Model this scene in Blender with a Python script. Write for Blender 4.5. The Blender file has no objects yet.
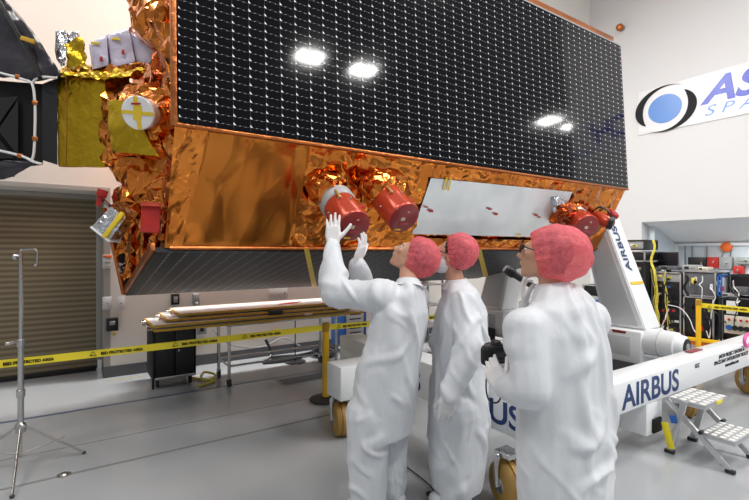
import bpy, bmesh, math, random
from mathutils import Vector, Matrix, Quaternion, noise
random.seed(7)
V = Vector
sc = bpy.context.scene
COL = sc.collection
# ------------------------------------------------------------------ camera
ZC = 1.6; F = 450.0; CX = 374.5; CY = 250.0
YAW = math.radians(33.65)
VD = V((math.sin(YAW), math.cos(YAW), 0)); RD = V((math.cos(YAW), -math.sin(YAW), 0)); UP = V((0, 0, 1))
CAM = V((0, 0, ZC))
cd = bpy.data.cameras.new('camera'); cam = bpy.data.objects.new('camera', cd); COL.objects.link(cam)
cam.location = CAM; cam.rotation_euler = (math.pi/2, 0, -YAW)
cd.sensor_width = 36; cd.lens = F/749*36; cd.clip_end = 200
sc.camera = cam

def ray(px, py): return VD + RD*((px-CX)/F) + UP*((CY-py)/F)
def P(px, py, d): return CAM + ray(px, py)*d                 # a point seen at px,py at depth d
def onY(px, py, Y): r = ray(px, py); return CAM + r*(Y/r.y)
def onX(px, py, X): r = ray(px, py); return CAM + r*(X/r.x)
def onP(px, py, p0, n): r = ray(px, py); return CAM + r*((p0-CAM).dot(n)/r.dot(n))

# ------------------------------------------------------------------ materials
def nmat(name):
    m = bpy.data.materials.new(name); m.use_nodes = True
    nt = m.node_tree; return m, nt, nt.nodes['Principled BSDF']
def N(nt, t, **k):
    n = nt.nodes.new(t)
    for a, b in k.items(): setattr(n, a, b)
    return n
def mat(name, c, rough=.5, metal=0, bump=0, bscale=20, var=0, alpha=1, coat=0, spec=.5, trans=0, emit=0, vscale=3, dist=.01):
    m, nt, b = nmat(name)
    b.inputs['Base Color'].default_value = (*c, 1); b.inputs['Roughness'].default_value = rough
    b.inputs['Metallic'].default_value = metal; b.inputs['Alpha'].default_value = alpha
    b.inputs['Coat Weight'].default_value = coat; b.inputs['Specular IOR Level'].default_value = spec
    b.inputs['Transmission Weight'].default_value = trans
    if emit: b.inputs['Emission Color'].default_value = (*c, 1); b.inputs['Emission Strength'].default_value = emit
    tc = N(nt, 'ShaderNodeTexCoord')
    nz = N(nt, 'ShaderNodeTexNoise'); nz.inputs['Scale'].default_value = vscale; nz.inputs['Detail'].default_value = 5
    nt.links.new(tc.outputs['Object'], nz.inputs['Vector'])
    v = max(var, .015)
    mr = N(nt, 'ShaderNodeMapRange'); mr.inputs[3].default_value = 1-v; mr.inputs[4].default_value = 1+v
    nt.links.new(nz.outputs['Fac'], mr.inputs[0])
    hs = N(nt, 'ShaderNodeHueSaturation'); hs.inputs['Color'].default_value = (*c, 1)
    nt.links.new(mr.outputs[0], hs.inputs['Value']); nt.links.new(hs.outputs[0], b.inputs['Base Color'])
    if bump:
        n2 = N(nt, 'ShaderNodeTexNoise'); n2.inputs['Scale'].default_value = bscale; n2.inputs['Detail'].default_value = 6
        nt.links.new(tc.outputs['Object'], n2.inputs['Vector'])
        bp = N(nt, 'ShaderNodeBump'); bp.inputs['Strength'].default_value = bump; bp.inputs['Distance'].default_value = dist
        nt.links.new(n2.outputs['Fac'], bp.inputs['Height']); nt.links.new(bp.outputs[0], b.inputs['Normal'])
    return m
def foil(name, c, c2, rough=.16, scale=5, strength=.7, metal=1.0, dist=.05):
    m, nt, b = nmat(name); L = nt.links.new
    tc = N(nt, 'ShaderNodeTexCoord')
    nz = N(nt, 'ShaderNodeTexNoise'); nz.inputs['Scale'].default_value = scale*.6; nz.inputs['Detail'].default_value = 3
    L(tc.outputs['Object'], nz.inputs['Vector'])
    mx = N(nt, 'ShaderNodeMix', data_type='VECTOR'); mx.inputs[0].default_value = .25
    L(tc.outputs['Object'], mx.inputs[4]); L(nz.outputs['Color'], mx.inputs[5])
    vo = N(nt, 'ShaderNodeTexVoronoi', feature='F1'); vo.inputs['Scale'].default_value = scale
    L(mx.outputs[1], vo.inputs['Vector'])
    vo2 = N(nt, 'ShaderNodeTexVoronoi', feature='F1'); vo2.inputs['Scale'].default_value = scale*3.1
    L(mx.outputs[1], vo2.inputs['Vector'])
    ad = N(nt, 'ShaderNodeMath', operation='MULTIPLY_ADD'); ad.inputs[1].default_value = .28
    L(vo2.outputs['Distance'], ad.inputs[0]); L(vo.outputs['Distance'], ad.inputs[2])
    bp = N(nt, 'ShaderNodeBump'); bp.inputs['Strength'].default_value = strength; bp.inputs['Distance'].default_value = dist
    L(ad.outputs[0], bp.inputs['Height']); L(bp.outputs[0], b.inputs['Normal'])
    cr = N(nt, 'ShaderNodeValToRGB'); cr.color_ramp.elements[0].position = .35; cr.color_ramp.elements[1].position = .65
    cr.color_ramp.elements[0].color = (*c, 1); cr.color_ramp.elements[1].color = (*c2, 1)
    n3 = N(nt, 'ShaderNodeTexNoise'); n3.inputs['Scale'].default_value = 3
    L(tc.outputs['Object'], n3.inputs['Vector']); L(n3.outputs['Fac'], cr.inputs[0]); L(cr.outputs[0], b.inputs['Base Color'])
    b.inputs['Metallic'].default_value = metal; b.inputs['Roughness'].default_value = rough
    return m
M = {}
M['copper'] = foil('copper_foil', (.80, .27, .05), (.60, .18, .03), .15, 5, .35)
M['copper_smooth'] = foil('copper_foil_taut', (.60, .205, .035), (.50, .155, .025), .20, 1.6, .22)
M['copper_edge'] = foil('copper_trim', (.60, .20, .06), (.45, .15, .05), .35, 12, .15)
M['gold'] = foil('gold_foil', (.68, .46, .03), (.55, .34, .02), .32, 9, .25)
M['silver'] = foil('silver_foil', (.82, .83, .86), (.65, .67, .72), .2, 10, .7)
M['radiator'] = foil('silver_teflon', (.84, .86, .87), (.74, .77, .78), .34, 3, .10)
M['lilac'] = foil('lilac_wrap', (.60, .56, .70), (.72, .68, .8), .35, 7, .25, metal=.25)
M['white_paint'] = mat('white_paint', (.83, .85, .87), .3, coat=.2)
M['grey_web'] = mat('grey_paint', (.60, .62, .64), .35)
M['white_wall'] = mat('wall_paint', (.67, .675, .685), .6, var=.02, vscale=.5)
M['beige_wall'] = mat('beige_paint', (.74, .715, .665), .6, var=.03, vscale=.6)
M['base'] = mat('base_grey', (.10, .105, .115), .45)
M['jamb'] = mat('jamb_grey', (.36, .355, .33), .5)
M['black'] = mat('black_plastic', (.012, .012, .014), .35)
M['black_matte'] = mat('black_matte', (.010, .010, .012), .6, spec=.25)
M['black_wrap'] = foil('black_wrap', (.035, .032, .04), (.02, .018, .025), .22, 4, .5, metal=0)
M['red'] = mat('red_anodised', (.60, .075, .035), .27, metal=.35, coat=.3, var=.15)
M['red_face'] = mat('red_face', (.27, .02, .02), .4, coat=.2)
M['red_plastic'] = mat('red_plastic', (.45, .02, .015), .4)
M['steel'] = mat('stainless', (.55, .55, .54), .25, metal=1)
M['alu'] = mat('aluminium', (.60, .61, .62), .35, metal=.9)
M['yellow'] = mat('yellow_paint', (.85, .50, .01), .4)
M['tape'] = mat('yellow_tape', (.88, .72, .03), .4)
M['kapton'] = mat('yellow_adhesive', (.80, .58, .03), .4)
M['orange_edge'] = mat('amber_edge', (.62, .36, .03), .35)
M['orange'] = mat('orange_plastic', (.8, .15, .02), .5)
M['navy'] = mat('navy_lettering', (.012, .04, .16), .4)
M['ink'] = mat('ink', (.012, .012, .014), .6, spec=.2)
M['skin'] = mat('skin', (.56, .30, .20), .5, bump=.1, bscale=60, var=.08)
M['hair'] = mat('dark_hair', (.03, .018, .012), .5, bump=.6, bscale=90)
M['glove'] = mat('white_glove', (.76, .745, .75), .45, bump=.25, bscale=60, dist=.004)
M['mask'] = mat('white_mask', (.72, .72, .72), .8, bump=.3, bscale=40)
M['tan'] = mat('tan_tyre', (.38, .22, .05), .5, var=.2)
M['rubber'] = mat('rubber', (.03, .03, .03), .6)
M['blue'] = mat('blue_paint', (.02, .12, .45), .4)
M['grey'] = mat('grey_plastic', (.32, .33, .34), .5)
M['lens'] = mat('lens_glass', (.02, .02, .03), .05, coat=1)
M['yellow_cable'] = mat('yellow_cable', (.7, .6, .08), .5)
M['white_cable'] = mat('white_cable', (.75, .75, .75), .5)
M['beige_dev'] = mat('beige_panel', (.60, .56, .47), .5)
M['pink'] = mat('pink_plastic', (.85, .12, .45), .4)

def coverall_mat():
    m, nt, b = nmat('coverall_fabric'); L = nt.links.new
    b.inputs['Base Color'].default_value = (.64, .665, .70, 1); b.inputs['Roughness'].default_value = .55
    b.inputs['Sheen Weight'].default_value = .15
    tc = N(nt, 'ShaderNodeTexCoord'); mp = N(nt, 'ShaderNodeMapping'); mp.inputs['Scale'].default_value = (1, 1, .42)
    L(tc.outputs['Object'], mp.inputs[0])
    n1 = N(nt, 'ShaderNodeTexNoise'); n1.inputs['Scale'].default_value = 14; n1.inputs['Detail'].default_value = 2; n1.inputs['Distortion'].default_value = .3
    L(mp.outputs[0], n1.inputs['Vector'])
    sub = N(nt, 'ShaderNodeMath', operation='SUBTRACT'); sub.inputs[1].default_value = .5; L(n1.outputs['Fac'], sub.inputs[0])
    bp = N(nt, 'ShaderNodeBump'); bp.inputs['Strength'].default_value = .35; bp.inputs['Distance'].default_value = .02
    L(sub.outputs[0], bp.inputs['Height']); L(bp.outputs[0], b.inputs['Normal'])
    return m
M['coverall'] = coverall_mat()
def net_mat():
    m, nt, b = nmat('pink_hairnet'); L = nt.links.new
    b.inputs['Base Color'].default_value = (.95, .20, .24, 1); b.inputs['Roughness'].default_value = .6
    out = nt.nodes['Material Output']
    tr = N(nt, 'ShaderNodeBsdfTransparent'); tr.inputs[0].default_value = (1, .72, .72, 1)
    tl = N(nt, 'ShaderNodeBsdfTranslucent'); tl.inputs[0].default_value = (.95, .30, .33, 1)
    m1 = N(nt, 'ShaderNodeMixShader'); m1.inputs[0].default_value = .35; L(b.outputs[0], m1.inputs[1]); L(tl.outputs[0], m1.inputs[2])
    tc = N(nt, 'ShaderNodeTexCoord'); n1 = N(nt, 'ShaderNodeTexNoise'); n1.inputs['Scale'].default_value = 42; n1.inputs['Detail'].default_value = 4; n1.inputs['Distortion'].default_value = 1.2
    L(tc.outputs['Object'], n1.inputs['Vector'])
    mr = N(nt, 'ShaderNodeMapRange'); mr.inputs[1].default_value = .35; mr.inputs[2].default_value = .65; mr.inputs[3].default_value = .16; mr.inputs[4].default_value = .42
    L(n1.outputs['Fac'], mr.inputs[0])
    bp = N(nt, 'ShaderNodeBump'); bp.inputs['Strength'].default_value = .35; bp.inputs['Distance'].default_value = .01
    L(n1.outputs['Fac'], bp.inputs['Height']); L(bp.outputs[0], b.inputs['Normal'])
    m2 = N(nt, 'ShaderNodeMixShader'); L(mr.outputs[0], m2.inputs[0]); L(m1.outputs[0], m2.inputs[1]); L(tr.outputs[0], m2.inputs[2])
    L(m2.outputs[0], out.inputs['Surface'])
    return m
M['net'] = net_mat()

def solar_mat(name, dark, rough, gain, tr_=.0165, ln=.10, cg=.09, sp_=.20):
    """cells .106 x .054 m in UV metres: bright corner tab, faint dotted bus line, thin column gap"""
    m, nt, b = nmat(name); L = nt.links.new
    uv = N(nt, 'ShaderNodeUVMap'); sp = N(nt, 'ShaderNodeSeparateXYZ'); L(uv.outputs[0], sp.inputs[0])
    def mth(op, a, b_=None, c=None):
        n = N(nt, 'ShaderNodeMath', operation=op)
        for i, q in enumerate((a, b_, c)):
            if q is None: continue
            if isinstance(q, (int, float)): n.inputs[i].default_value = q
            else: L(q, n.inputs[i])
        return n.outputs[0]
    W, H = .1064, .0540
    fx = mth('MULTIPLY', mth('FRACT', mth('DIVIDE', sp.outputs[0], W)), W)
    # every cell's foot line sags slightly: arches
    fy0 = mth('DIVIDE', sp.outputs[1], H)
    sag = mth('MULTIPLY', mth('ABSOLUTE', mth('SINE', mth('MULTIPLY', fx, 2*math.pi/W))), .10)
    fy = mth('MULTIPLY', mth('FRACT', mth('ADD', fy0, sag)), H)
    fyp = mth('MULTIPLY', mth('FRACT', fy0), H)
    tri = mth('MULTIPLY', mth('LESS_THAN', mth('ADD', fx, mth('MULTIPLY', fyp, 1.0)), tr_), 1.0)
    line = mth('MULTIPLY', mth('LESS_THAN', fy, .0020), ln)
    dots = mth('MULTIPLY', mth('LESS_THAN', mth('FRACT', mth('DIVIDE', fx, .0355)), .3), mth('MULTIPLY', mth('LESS_THAN', fy, .0036), .38))
    colg = mth('MULTIPLY', mth('LESS_THAN', fx, .0020), cg)
    s = mth('MAXIMUM', mth('MAXIMUM', tri, line), mth('MAXIMUM', dots, colg))
    mx = N(nt, 'ShaderNodeMix', data_type='RGBA'); mx.inputs[6].default_value = (*dark, 1); mx.inputs[7].default_value = (gain, gain, gain*1.02, 1)
    L(s, mx.inputs[0]); L(mx.outputs[2], b.inputs['Base Color'])
    mr = N(nt, 'ShaderNodeMapRange'); mr.inputs[3].default_value = rough; mr.inputs[4].default_value = .4; L(s, mr.inputs[0]); L(mr.outputs[0], b.inputs['Roughness'])
    # per cell tilt makes reflections break up
    ce = N(nt, 'ShaderNodeTexNoise'); ce.inputs['Scale'].default_value = 5; L(uv.outputs[0], ce.inputs['Vector'])
    bp = N(nt, 'ShaderNodeBump'); bp.inputs['Strength'].default_value = .03; bp.inputs['Distance'].default_value = .01
    L(ce.outputs['Fac'], bp.inputs['Height']); L(bp.outputs[0], b.inputs['Normal'])
    b.inputs['Specular IOR Level'].default_value = sp_
    return m
M['solar'] = solar_mat('solar_cells', (.003, .003, .005), .07, .85)
M['solar_under'] = solar_mat('solar_cells_floor_sheen', (.020, .022, .027), .42, .42, tr_=.021, ln=.0, cg=.07, sp_=.12)  # same cells, greyer base stands in for the floor reflected at grazing angle

def floor_mat():
    m, nt, b = nmat('epoxy_floor'); L = nt.links.new
    tc = N(nt, 'ShaderNodeTexCoord'); nz = N(nt, 'ShaderNodeTexNoise'); nz.inputs['Scale'].default_value = .6; nz.inputs['Detail'].default_value = 8
    L(tc.outputs['Object'], nz.inputs['Vector'])
    cr = N(nt, 'ShaderNodeValToRGB'); cr.color_ramp.elements[0].color = (.33, .345, .365, 1); cr.color_ramp.elements[1].color = (.41, .425, .44, 1)
    L(nz.outputs['Fac'], cr.inputs[0]); L(cr.outputs[0], b.inputs['Base Color'])
    mr = N(nt, 'ShaderNodeMapRange'); mr.inputs[3].default_value = .10; mr.inputs[4].default_value = .26; L(nz.outputs['Fac'], mr.inputs[0]); L(mr.outputs[0], b.inputs['Roughness'])
    n2 = N(nt, 'ShaderNodeTexNoise'); n2.inputs['Scale'].default_value = 4; L(tc.outputs['Object'], n2.inputs['Vector'])
    bp = N(nt, 'ShaderNodeBump'); bp.inputs['Strength'].default_value = .05; bp.inputs['Distance'].default_value = .02; L(n2.outputs['Fac'], bp.inputs['Height']); L(bp.outputs[0], b.inputs['Normal'])
    return m
M['floor'] = floor_mat()
def shutter_mat():
    m, nt, b = nmat('roller_shutter'); L = nt.links.new
    tc = N(nt, 'ShaderNodeTexCoord'); sp = N(nt, 'ShaderNodeSeparateXYZ'); L(tc.outputs['Object'], sp.inputs[0])
    cr = N(nt, 'ShaderNodeValToRGB'); cr.color_ramp.elements[0].color = (.145, .115, .066, 1); cr.color_ramp.elements[1].color = (.28, .235, .15, 1)
    mu = N(nt, 'ShaderNodeMath', operation='MULTIPLY'); mu.inputs[1].default_value = 2*math.pi/.068; L(sp.outputs[2], mu.inputs[0])
    si = N(nt, 'ShaderNodeMath', operation='SINE'); L(mu.outputs[0], si.inputs[0])
    mr = N(nt, 'ShaderNodeMapRange'); mr.inputs[1].default_value = -1; L(si.outputs[0], mr.inputs[0]); L(mr.outputs[0], cr.inputs[0])
    L(cr.outputs[0], b.inputs['Base Color']); b.inputs['Roughness'].default_value = .5
    return m
M['shutter'] = shutter_mat()

# ------------------------------------------------------------------ mesh helpers
class MB:
    def __init__(s): s.bm = bmesh.new()
    def hull(s, pts):
        vs = [s.bm.verts.new(p) for p in pts]
        r = bmesh.ops.convex_hull(s.bm, input=vs)
        junk = [g for g in r['geom_interior'] if isinstance(g, bmesh.types.BMVert)] + [g for g in r['geom_unused'] if isinstance(g, bmesh.types.BMVert)]
        if junk: bmesh.ops.delete(s.bm, geom=list(set(junk)), context='VERTS')
        return s
    def box(s, c, size, R=None, bev=.004, taper=None):
        c = V(c); hx, hy, hz = [q/2 for q in size]
        vs = []
        for i in (-1, 1):
            for j in (-1, 1):
                for k in (-1, 1):
                    t = 1 if (taper is None or k < 0) else taper
                    p = V((i*hx*t, j*hy*t, k*hz)); p = (R @ p) if R is not None else p
                    vs.append(s.bm.verts.new(c+p))
        idx = [(0, 1, 3, 2), (4, 6, 7, 5), (0, 4, 5, 1), (2, 3, 7, 6), (0, 2, 6, 4), (1, 5, 7, 3)]
        fs = [s.bm.faces.new([vs[a] for a in f]) for f in idx]
        if bev:
            b = min(bev, .45*min(size))
            ed = list({e for f in fs for e in f.edges})
            bmesh.ops.bevel(s.bm, geom=ed, offset=b, segments=2, affect='EDGES', profile=.5)
        return s
    def span(s, a, b, bev=.004):
        a, b = V(a), V(b); return s.box((a+b)/2, [abs(q) for q in (b-a)], None, bev)
    def poly8(s, lo, hi):
        """hexahedron/prism from two matching loops"""
        A = [s.bm.verts.new(p) for p in lo]; B = [s.bm.verts.new(p) for p in hi]; n = len(A)
        s.bm.faces.new(A[::-1]); s.bm.faces.new(B)
        for i in range(n): s.bm.faces.new((A[i], A[(i+1) % n], B[(i+1) % n], B[i]))
        return s
    def cyl(s, p0, p1, r0, r1=None, seg=24, cap=True):
        p0, p1 = V(p0), V(p1); r1 = r0 if r1 is None else r1
        d = (p1-p0).normalized(); a = d.orthogonal().normalized(); b = d.cross(a)
        A = []; B = []
        for i in range(seg):
            t = 2*math.pi*i/seg; o = a*math.cos(t)+b*math.sin(t)
            A.append(s.bm.verts.new(p0+o*r0)); B.append(s.bm.verts.new(p1+o*r1))
        for i in range(seg): s.bm.faces.new((A[i], A[(i+1) % seg], B[(i+1) % seg], B[i]))
        if cap: s.bm.faces.new(A[::-1]); s.bm.faces.new(B)
        return s
    def lathe(s, p0, ax, prof, seg=28):
        p0 = V(p0); d = V(ax).normalized(); a = d.orthogonal().normalized(); b = d.cross(a); rings = []
        for (h, r) in prof:
            rings.append([s.bm.verts.new(p0+d*h+(a*math.cos(2*math.pi*i/seg)+b*math.sin(2*math.pi*i/seg))*max(r, 1e-4)) for i in range(seg)])
        for q in range(len(rings)-1):
            for i in range(seg): s.bm.faces.new((rings[q][i], rings[q][(i+1) % seg], rings[q+1][(i+1) % seg], rings[q+1][i]))
        s.bm.faces.new(rings[0][::-1]); s.bm.faces.new(rings[-1])
        return s
    def tube(s, pts, r, seg=8, smooth=True):
        pts = [V(p) for p in pts]
        if smooth and len(pts) > 2:
            out = []
            for i in range(len(pts)-1):
                p0 = pts[max(i-1, 0)]; p1 = pts[i]; p2 = pts[i+1]; p3 = pts[min(i+2, len(pts)-1)]
                for k in range(6):
                    t = k/6
                    out.append(.5*((2*p1)+(-p0+p2)*t+(2*p0-5*p1+4*p2-p3)*t*t+(-p0+3*p1-3*p2+p3)*t**3))
            out.append(pts[-1]); pts = out
        prev = None; a = None
        for i, p in enumerate(pts):
            d = (pts[min(i+1, len(pts)-1)]-pts[max(i-1, 0)]).normalized()
            a = d.orthogonal().normalized() if a is None else (a-d*a.dot(d)).normalized()
            b = d.cross(a)
            ring = [s.bm.verts.new(p+(a*math.cos(2*math.pi*k/seg)+b*math.sin(2*math.pi*k/seg))*r) for k in range(seg)]
            if prev:
                for k in range(seg): s.bm.faces.new((prev[k], prev[(k+1) % seg], ring[(k+1) % seg], ring[k]))
            else: s.bm.faces.new(ring[::-1])
            prev = ring
        s.bm.faces.new(prev); return s
    def ell(s, c, rad, R=None, u=16, v=10):
        mt = Matrix.Translation(V(c)) @ ((R.to_4x4()) if R is not None else Matrix.Identity(4)) @ Matrix.Diagonal((*rad, 1))
        bmesh.ops.create_uvsphere(s.bm, u_segments=u, v_segments=v, radius=1, matrix=mt); return s
    def capsule(s, p0, p1, r0, r1, u=12, v=8):
        t = bmesh.new()
        bmesh.ops.create_uvsphere(t, u_segments=u, v_segments=v, radius=r0, matrix=Matrix.Translation(V(p0)))
        bmesh.ops.create_uvsphere(t, u_segments=u, v_segments=v, radius=r1, matrix=Matrix.Translation(V(p1)))
        pts = [q.co.copy() for q in t.verts]; t.free(); return s.hull(pts)
    def build(s, name, m, parent=None, smooth=True, loc=None, uv=None):
        bmesh.ops.recalc_face_normals(s.bm, faces=s.bm.faces)
        me = bpy.data.meshes.new(name); s.bm.to_mesh(me); s.bm.free()
        return link(name, me, m, parent, smooth)
def link(name, me, m, parent=None, smooth=True):
    o = bpy.data.objects.new(name, me); COL.objects.link(o)
    if m is not None and not me.materials: me.materials.append(m)
    if smooth and len(me.polygons):
        me.polygons.foreach_set('use_smooth', [True]*len(me.polygons))
        try: me.set_sharp_from_angle(angle=math.radians(38))
        except Exception: pass
    if parent is not None:
        o.parent = parent; me.transform(Matrix.Translation(-world_loc(parent)))
    return o
WL = {}
def world_loc(o):
    if o is None: return V((0, 0, 0))
    if o.name in WL: return WL[o.name]
    return o.location + (world_loc(o.parent) if o.parent else V((0, 0, 0)))
def thing(name, label, cat, loc=(0, 0, 0), group=None):
    o = bpy.data.objects.new(name, None); COL.objects.link(o); o.location = loc; o.empty_display_size = .1
    o['label'] = label; o['category'] = cat
    if group: o['group'] = group
    return o
def tag(o, label, cat, group=None):
    o['label'] = label; o['category'] = cat
    if group: o['group'] = group
    return o
def struct(o): o['kind'] = 'structure'; return o
def text(s, org, xd, up, size, m, parent, name='lettering', bold=.0, depth=.001, xs=1.0, shear=0.0, align='LEFT'):
    cu = bpy.data.curves.new(name, 'FONT'); cu.body = s; cu.size = size; cu.extrude = depth; cu.offset = bold; cu.shear = shear; cu.align_x = align
    t = bpy.data.objects.new(name, cu); COL.objects.link(t)
    bpy.context.view_layer.update()
    me = bpy.data.meshes.new_from_object(t.evaluated_get(bpy.context.evaluated_depsgraph_get()))
    bpy.data.objects.remove(t); bpy.data.curves.remove(cu)
    xd = V(xd).normalized(); up = V(up).normalized(); zd = xd.cross(up)
    mt = Matrix((xd*xs, up, zd)).transposed().to_4x4(); mt.translation = V(org)
    me.transform(mt); me.materials.clear()
    return link(name, me, m, parent, smooth=False)
def remeshed(name, mb, voxel, m, parent, smooth_it=6, disp=None):
    """union of overlapping closed shapes as ONE continuous skin"""
    me = bpy.data.meshes.new(name); mb.bm.to_mesh(me); mb.bm.free()
    t = bpy.data.objects.new(name, me); COL.objects.link(t)
    r = t.modifiers.new('r', 'REMESH'); r.mode = 'VOXEL'; r.voxel_size = voxel
    if smooth_it:
        q = t.modifiers.new('s', 'SMOOTH'); q.factor = .5; q.iterations = smooth_it
    bpy.context.view_layer.update()
    me2 = bpy.data.meshes.new_from_object(t.evaluated_get(bpy.context.evaluated_depsgraph_get()))
    bpy.data.objects.remove(t); bpy.data.meshes.remove(me)
    if disp:
        cos = [v.co.copy() for v in me2.vertices]; nos = [v.normal.copy() for v in me2.vertices]
        for v, c, n in zip(me2.vertices, cos, nos): v.co = c + n*disp(c, n)
    me2.materials.clear(); me2.name = name
    o = bpy.data.objects.new(name, me2); COL.objects.link(o); me2.materials.append(m)
    me2.polygons.foreach_set('use_smooth', [True]*len(me2.polygons))
    if parent is not None: o.parent = parent; me2.transform(Matrix.Translation(-world_loc(parent)))
    return o
def crease(p, s, seed=0):
    if isinstance(s, tuple): p = V((p.x*s[0], p.y*s[1], p.z*s[2])); s = 1
    """sharp folded height field in -.5..1"""
    q = p*s + V((seed*3.7, seed*1.3, seed*2.1))
    w = noise.noise_vector(q*.7)*.5
    d = noise.voronoi(q+w)[0]
    return (d[1]-d[0])*.9 - .3 + .35*noise.noise(q*2.3)
def sheet(name, A, B, C, D, nu, nv, m, parent, amp=.02, s=4, seed=0, n=None, fade=.08, both=None):
    """crumpled foil over the quad A(0,0) B(1,0) C(1,1) D(0,1)"""
    bm = bmesh.new(); g = []; A, B, C, D = map(V, (A, B, C, D))
    n = (B-A).cross(D-A).normalized() if n is None else V(n)
    for j in range(nv+1):
        row = []
        for i in range(nu+1):
            u, v = i/nu, j/nv
            p = A*(1-u)*(1-v)+B*u*(1-v)+C*u*v+D*(1-u)*v
            e = min(1, min(u*nu, (1-u)*nu, v*nv, (1-v)*nv)/3) if fade else 1
            row.append(bm.verts.new(p+n*(amp*crease(p, s, seed)*(.25+.75*e))))
        g.append(row)
    for j in range(nv):
        for i in range(nu): bm.faces.new((g[j][i], g[j][i+1], g[j+1][i+1], g[j+1][i]))
    me = bpy.data.meshes.new(name); bm.to_mesh(me); bm.free()
    return link(name, me, m, parent, True)
FLAT = []
def lump(name, pts, m, parent, amp=.02, s=7, seed=0, cuts=3, maxe=None):
    fl_ = m in FLAT; maxe = maxe or (.085 if fl_ else .035)
    """crumpled foil bag over the convex hull of pts"""
    mb = MB(); mb.hull([V(p) for p in pts]); bm = mb.bm
    bmesh.ops.triangulate(bm, faces=bm.faces)
    for _ in range(6):
        le = [e for e in bm.edges if e.calc_length() > maxe]
        if not le: break
        bmesh.ops.subdivide_edges(bm, edges=le, cuts=1, use_grid_fill=False); bmesh.ops.triangulate(bm, faces=[f for f in bm.faces if len(f.verts) > 3])
    for _ in range(2): bmesh.ops.smooth_vert(bm, verts=bm.verts, factor=.3, use_axis_x=True, use_axis_y=True, use_axis_z=True)
    bm.normal_update()
    rr = random.Random(seed)
    for v in bm.verts:
        v.co = v.co + v.normal*(amp*crease(v.co, s, seed))
        if fl_: v.co += V((rr.uniform(-1, 1), rr.uniform(-1, 1), rr.uniform(-1, 1)))*.016
    bmesh.ops.recalc_face_normals(bm, faces=bm.faces)
    me = bpy.data.meshes.new(name); bm.to_mesh(me); bm.free()
    return link(name, me, m, parent, m not in FLAT)

# ================================================================== SETTING
struct(MB().span((-8, -10, -.1), (24, 8, 0), 0).build('floor', M['floor']))
WY = 6.55; DY = 7.05
w = MB(); w.span((.31, WY, 0), (11.3, DY+.15, 9.5), 0); w.span((-8, WY, 2.33), (.31, DY+.15, 9.5), 0)
struct(w.build('wall_back', M['beige_wall'], smooth=False))
bb = MB(); bb.span((.31, WY-.012, 0), (10.98, WY-.001, .14), 0); bb.span((.297, WY-.012, 0), (.309, DY, .14), 0)
struct(bb.build('baseboard_back', M['base'], smooth=False))
d1 = MB(); d1.span((-5, DY, 0.02), (.25, DY+.05, 2.29), 0); d1 = struct(d1.build('door_1', M['shutter'], smooth=False))
fr = MB(); fr.span((.235, DY-.06, 0.145), (.308, DY+.02, 2.29), .003); fr.span((-5, DY-.06, 2.27), (.308, DY+.02, 2.328), .003)
fr.build('door_frame', M['jamb'], d1)
fr = MB(); fr.span((-5, DY-.035, 0.0), (.235, DY-.001, .06), .003); fr.build('bottom_rail', M['black'], d1)
t1 = MB(); t1.span((.311, WY-.006, .14), (.37, WY-.0005, 2.33), 0); t1.span((-5, WY-.006, 2.331), (.37, WY-.0005, 2.38), 0)
t1.span((.300, WY-.006, .14), (.3095, DY-.07, 2.33), 0)
struct(t1.build('trim_1', M['jamb'], smooth=False))
# right wall with alcove opening
WX = 11.0
a0 = onX(641.6, 223.5, WX)
AY = a0.y; AZ = 2.25
r = MB()
r.span((WX, -1.2, AZ), (WX+.02, WY, 9.5), 0); r.span((WX, AY, 0), (WX+.3, WY, AZ), 0)
struct(r.build('wall_right', M['white_wall'], smooth=False))
hd = MB()   # sloping hood of the alcove
p = [V((WX+.022, AY, AZ)), V((WX+.022, -1.2, AZ+.02)), V((12.4, -1.2, 1.86)), V((12.4, AY-.15, 1.76))]
hd.poly8(p, [q+V((0, 0, .06)) for q in p])
M['hood'] = mat('hood_paint', (.74, .74, .74), .5)
struct(hd.build('ceiling', M['hood'], smooth=False))
al = MB(); al.span((12.4, -1.2, 0), (12.5, AY+.3, 2.4), 0); al.span((WX+.31, AY-.14, 0), (12.4, AY, 2.4), 0)
M['alcove'] = mat('alcove_paint', (.66, .74, .80), .5)
struct(al.build('wall_alcove', M['alcove'], smooth=False))
fr = MB(); fr.span((12.32, -1.2, 1.70), (12.39, AY-.15, 1.76), .003); fr.span((12.3, AY-.22, 0), (12.39, AY-.141, 1.76), .003)
struct(fr.build('trim_2', M['white_paint'], smooth=False))
# floor markings
def stripe(name, pts, wdt, m):
    mb = MB()
    for a, b in zip(pts[:-1], pts[1:]):
        a, b = V(a), V(b); d = (b-a).normalized(); s = V((-d.y, d.x, 0))*wdt/2
        lo = [a-s, b-s, b+s, a+s]; lo = [V((q.x, q.y, .0005)) for q in lo]
        mb.poly8(lo, [q+V((0, 0, .0012)) for q in lo])
    return struct(mb.build(name, m, smooth=False))
M['blue_line'] = mat('blue_floor_tape', (.035, .075, .17), .3)
M['grey_line'] = mat('grey_floor_line', (.23, .235, .24), .25)  # plain grey for the thin lines across the floor
M['yellow_line'] = mat('yellow_floor_tape', (.42, .33, .10), .35)
stripe('trim_3', [(-6, 5.38, 0), (10.5, 5.38, 0)], .035, M['blue_line'])
stripe('trim_4', [(-6, 3.88, 0), (10.5, 3.88, 0)], .03, M['grey_line'])
stripe('trim_5', [(.33, 6.36, 0), (.75, 6.40, 0)], .03, M['yellow_line'])
stripe('trim_6', [(-6, 4.42, 0), (10.5, 4.42, 0)], .012, M['grey_line'])

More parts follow.
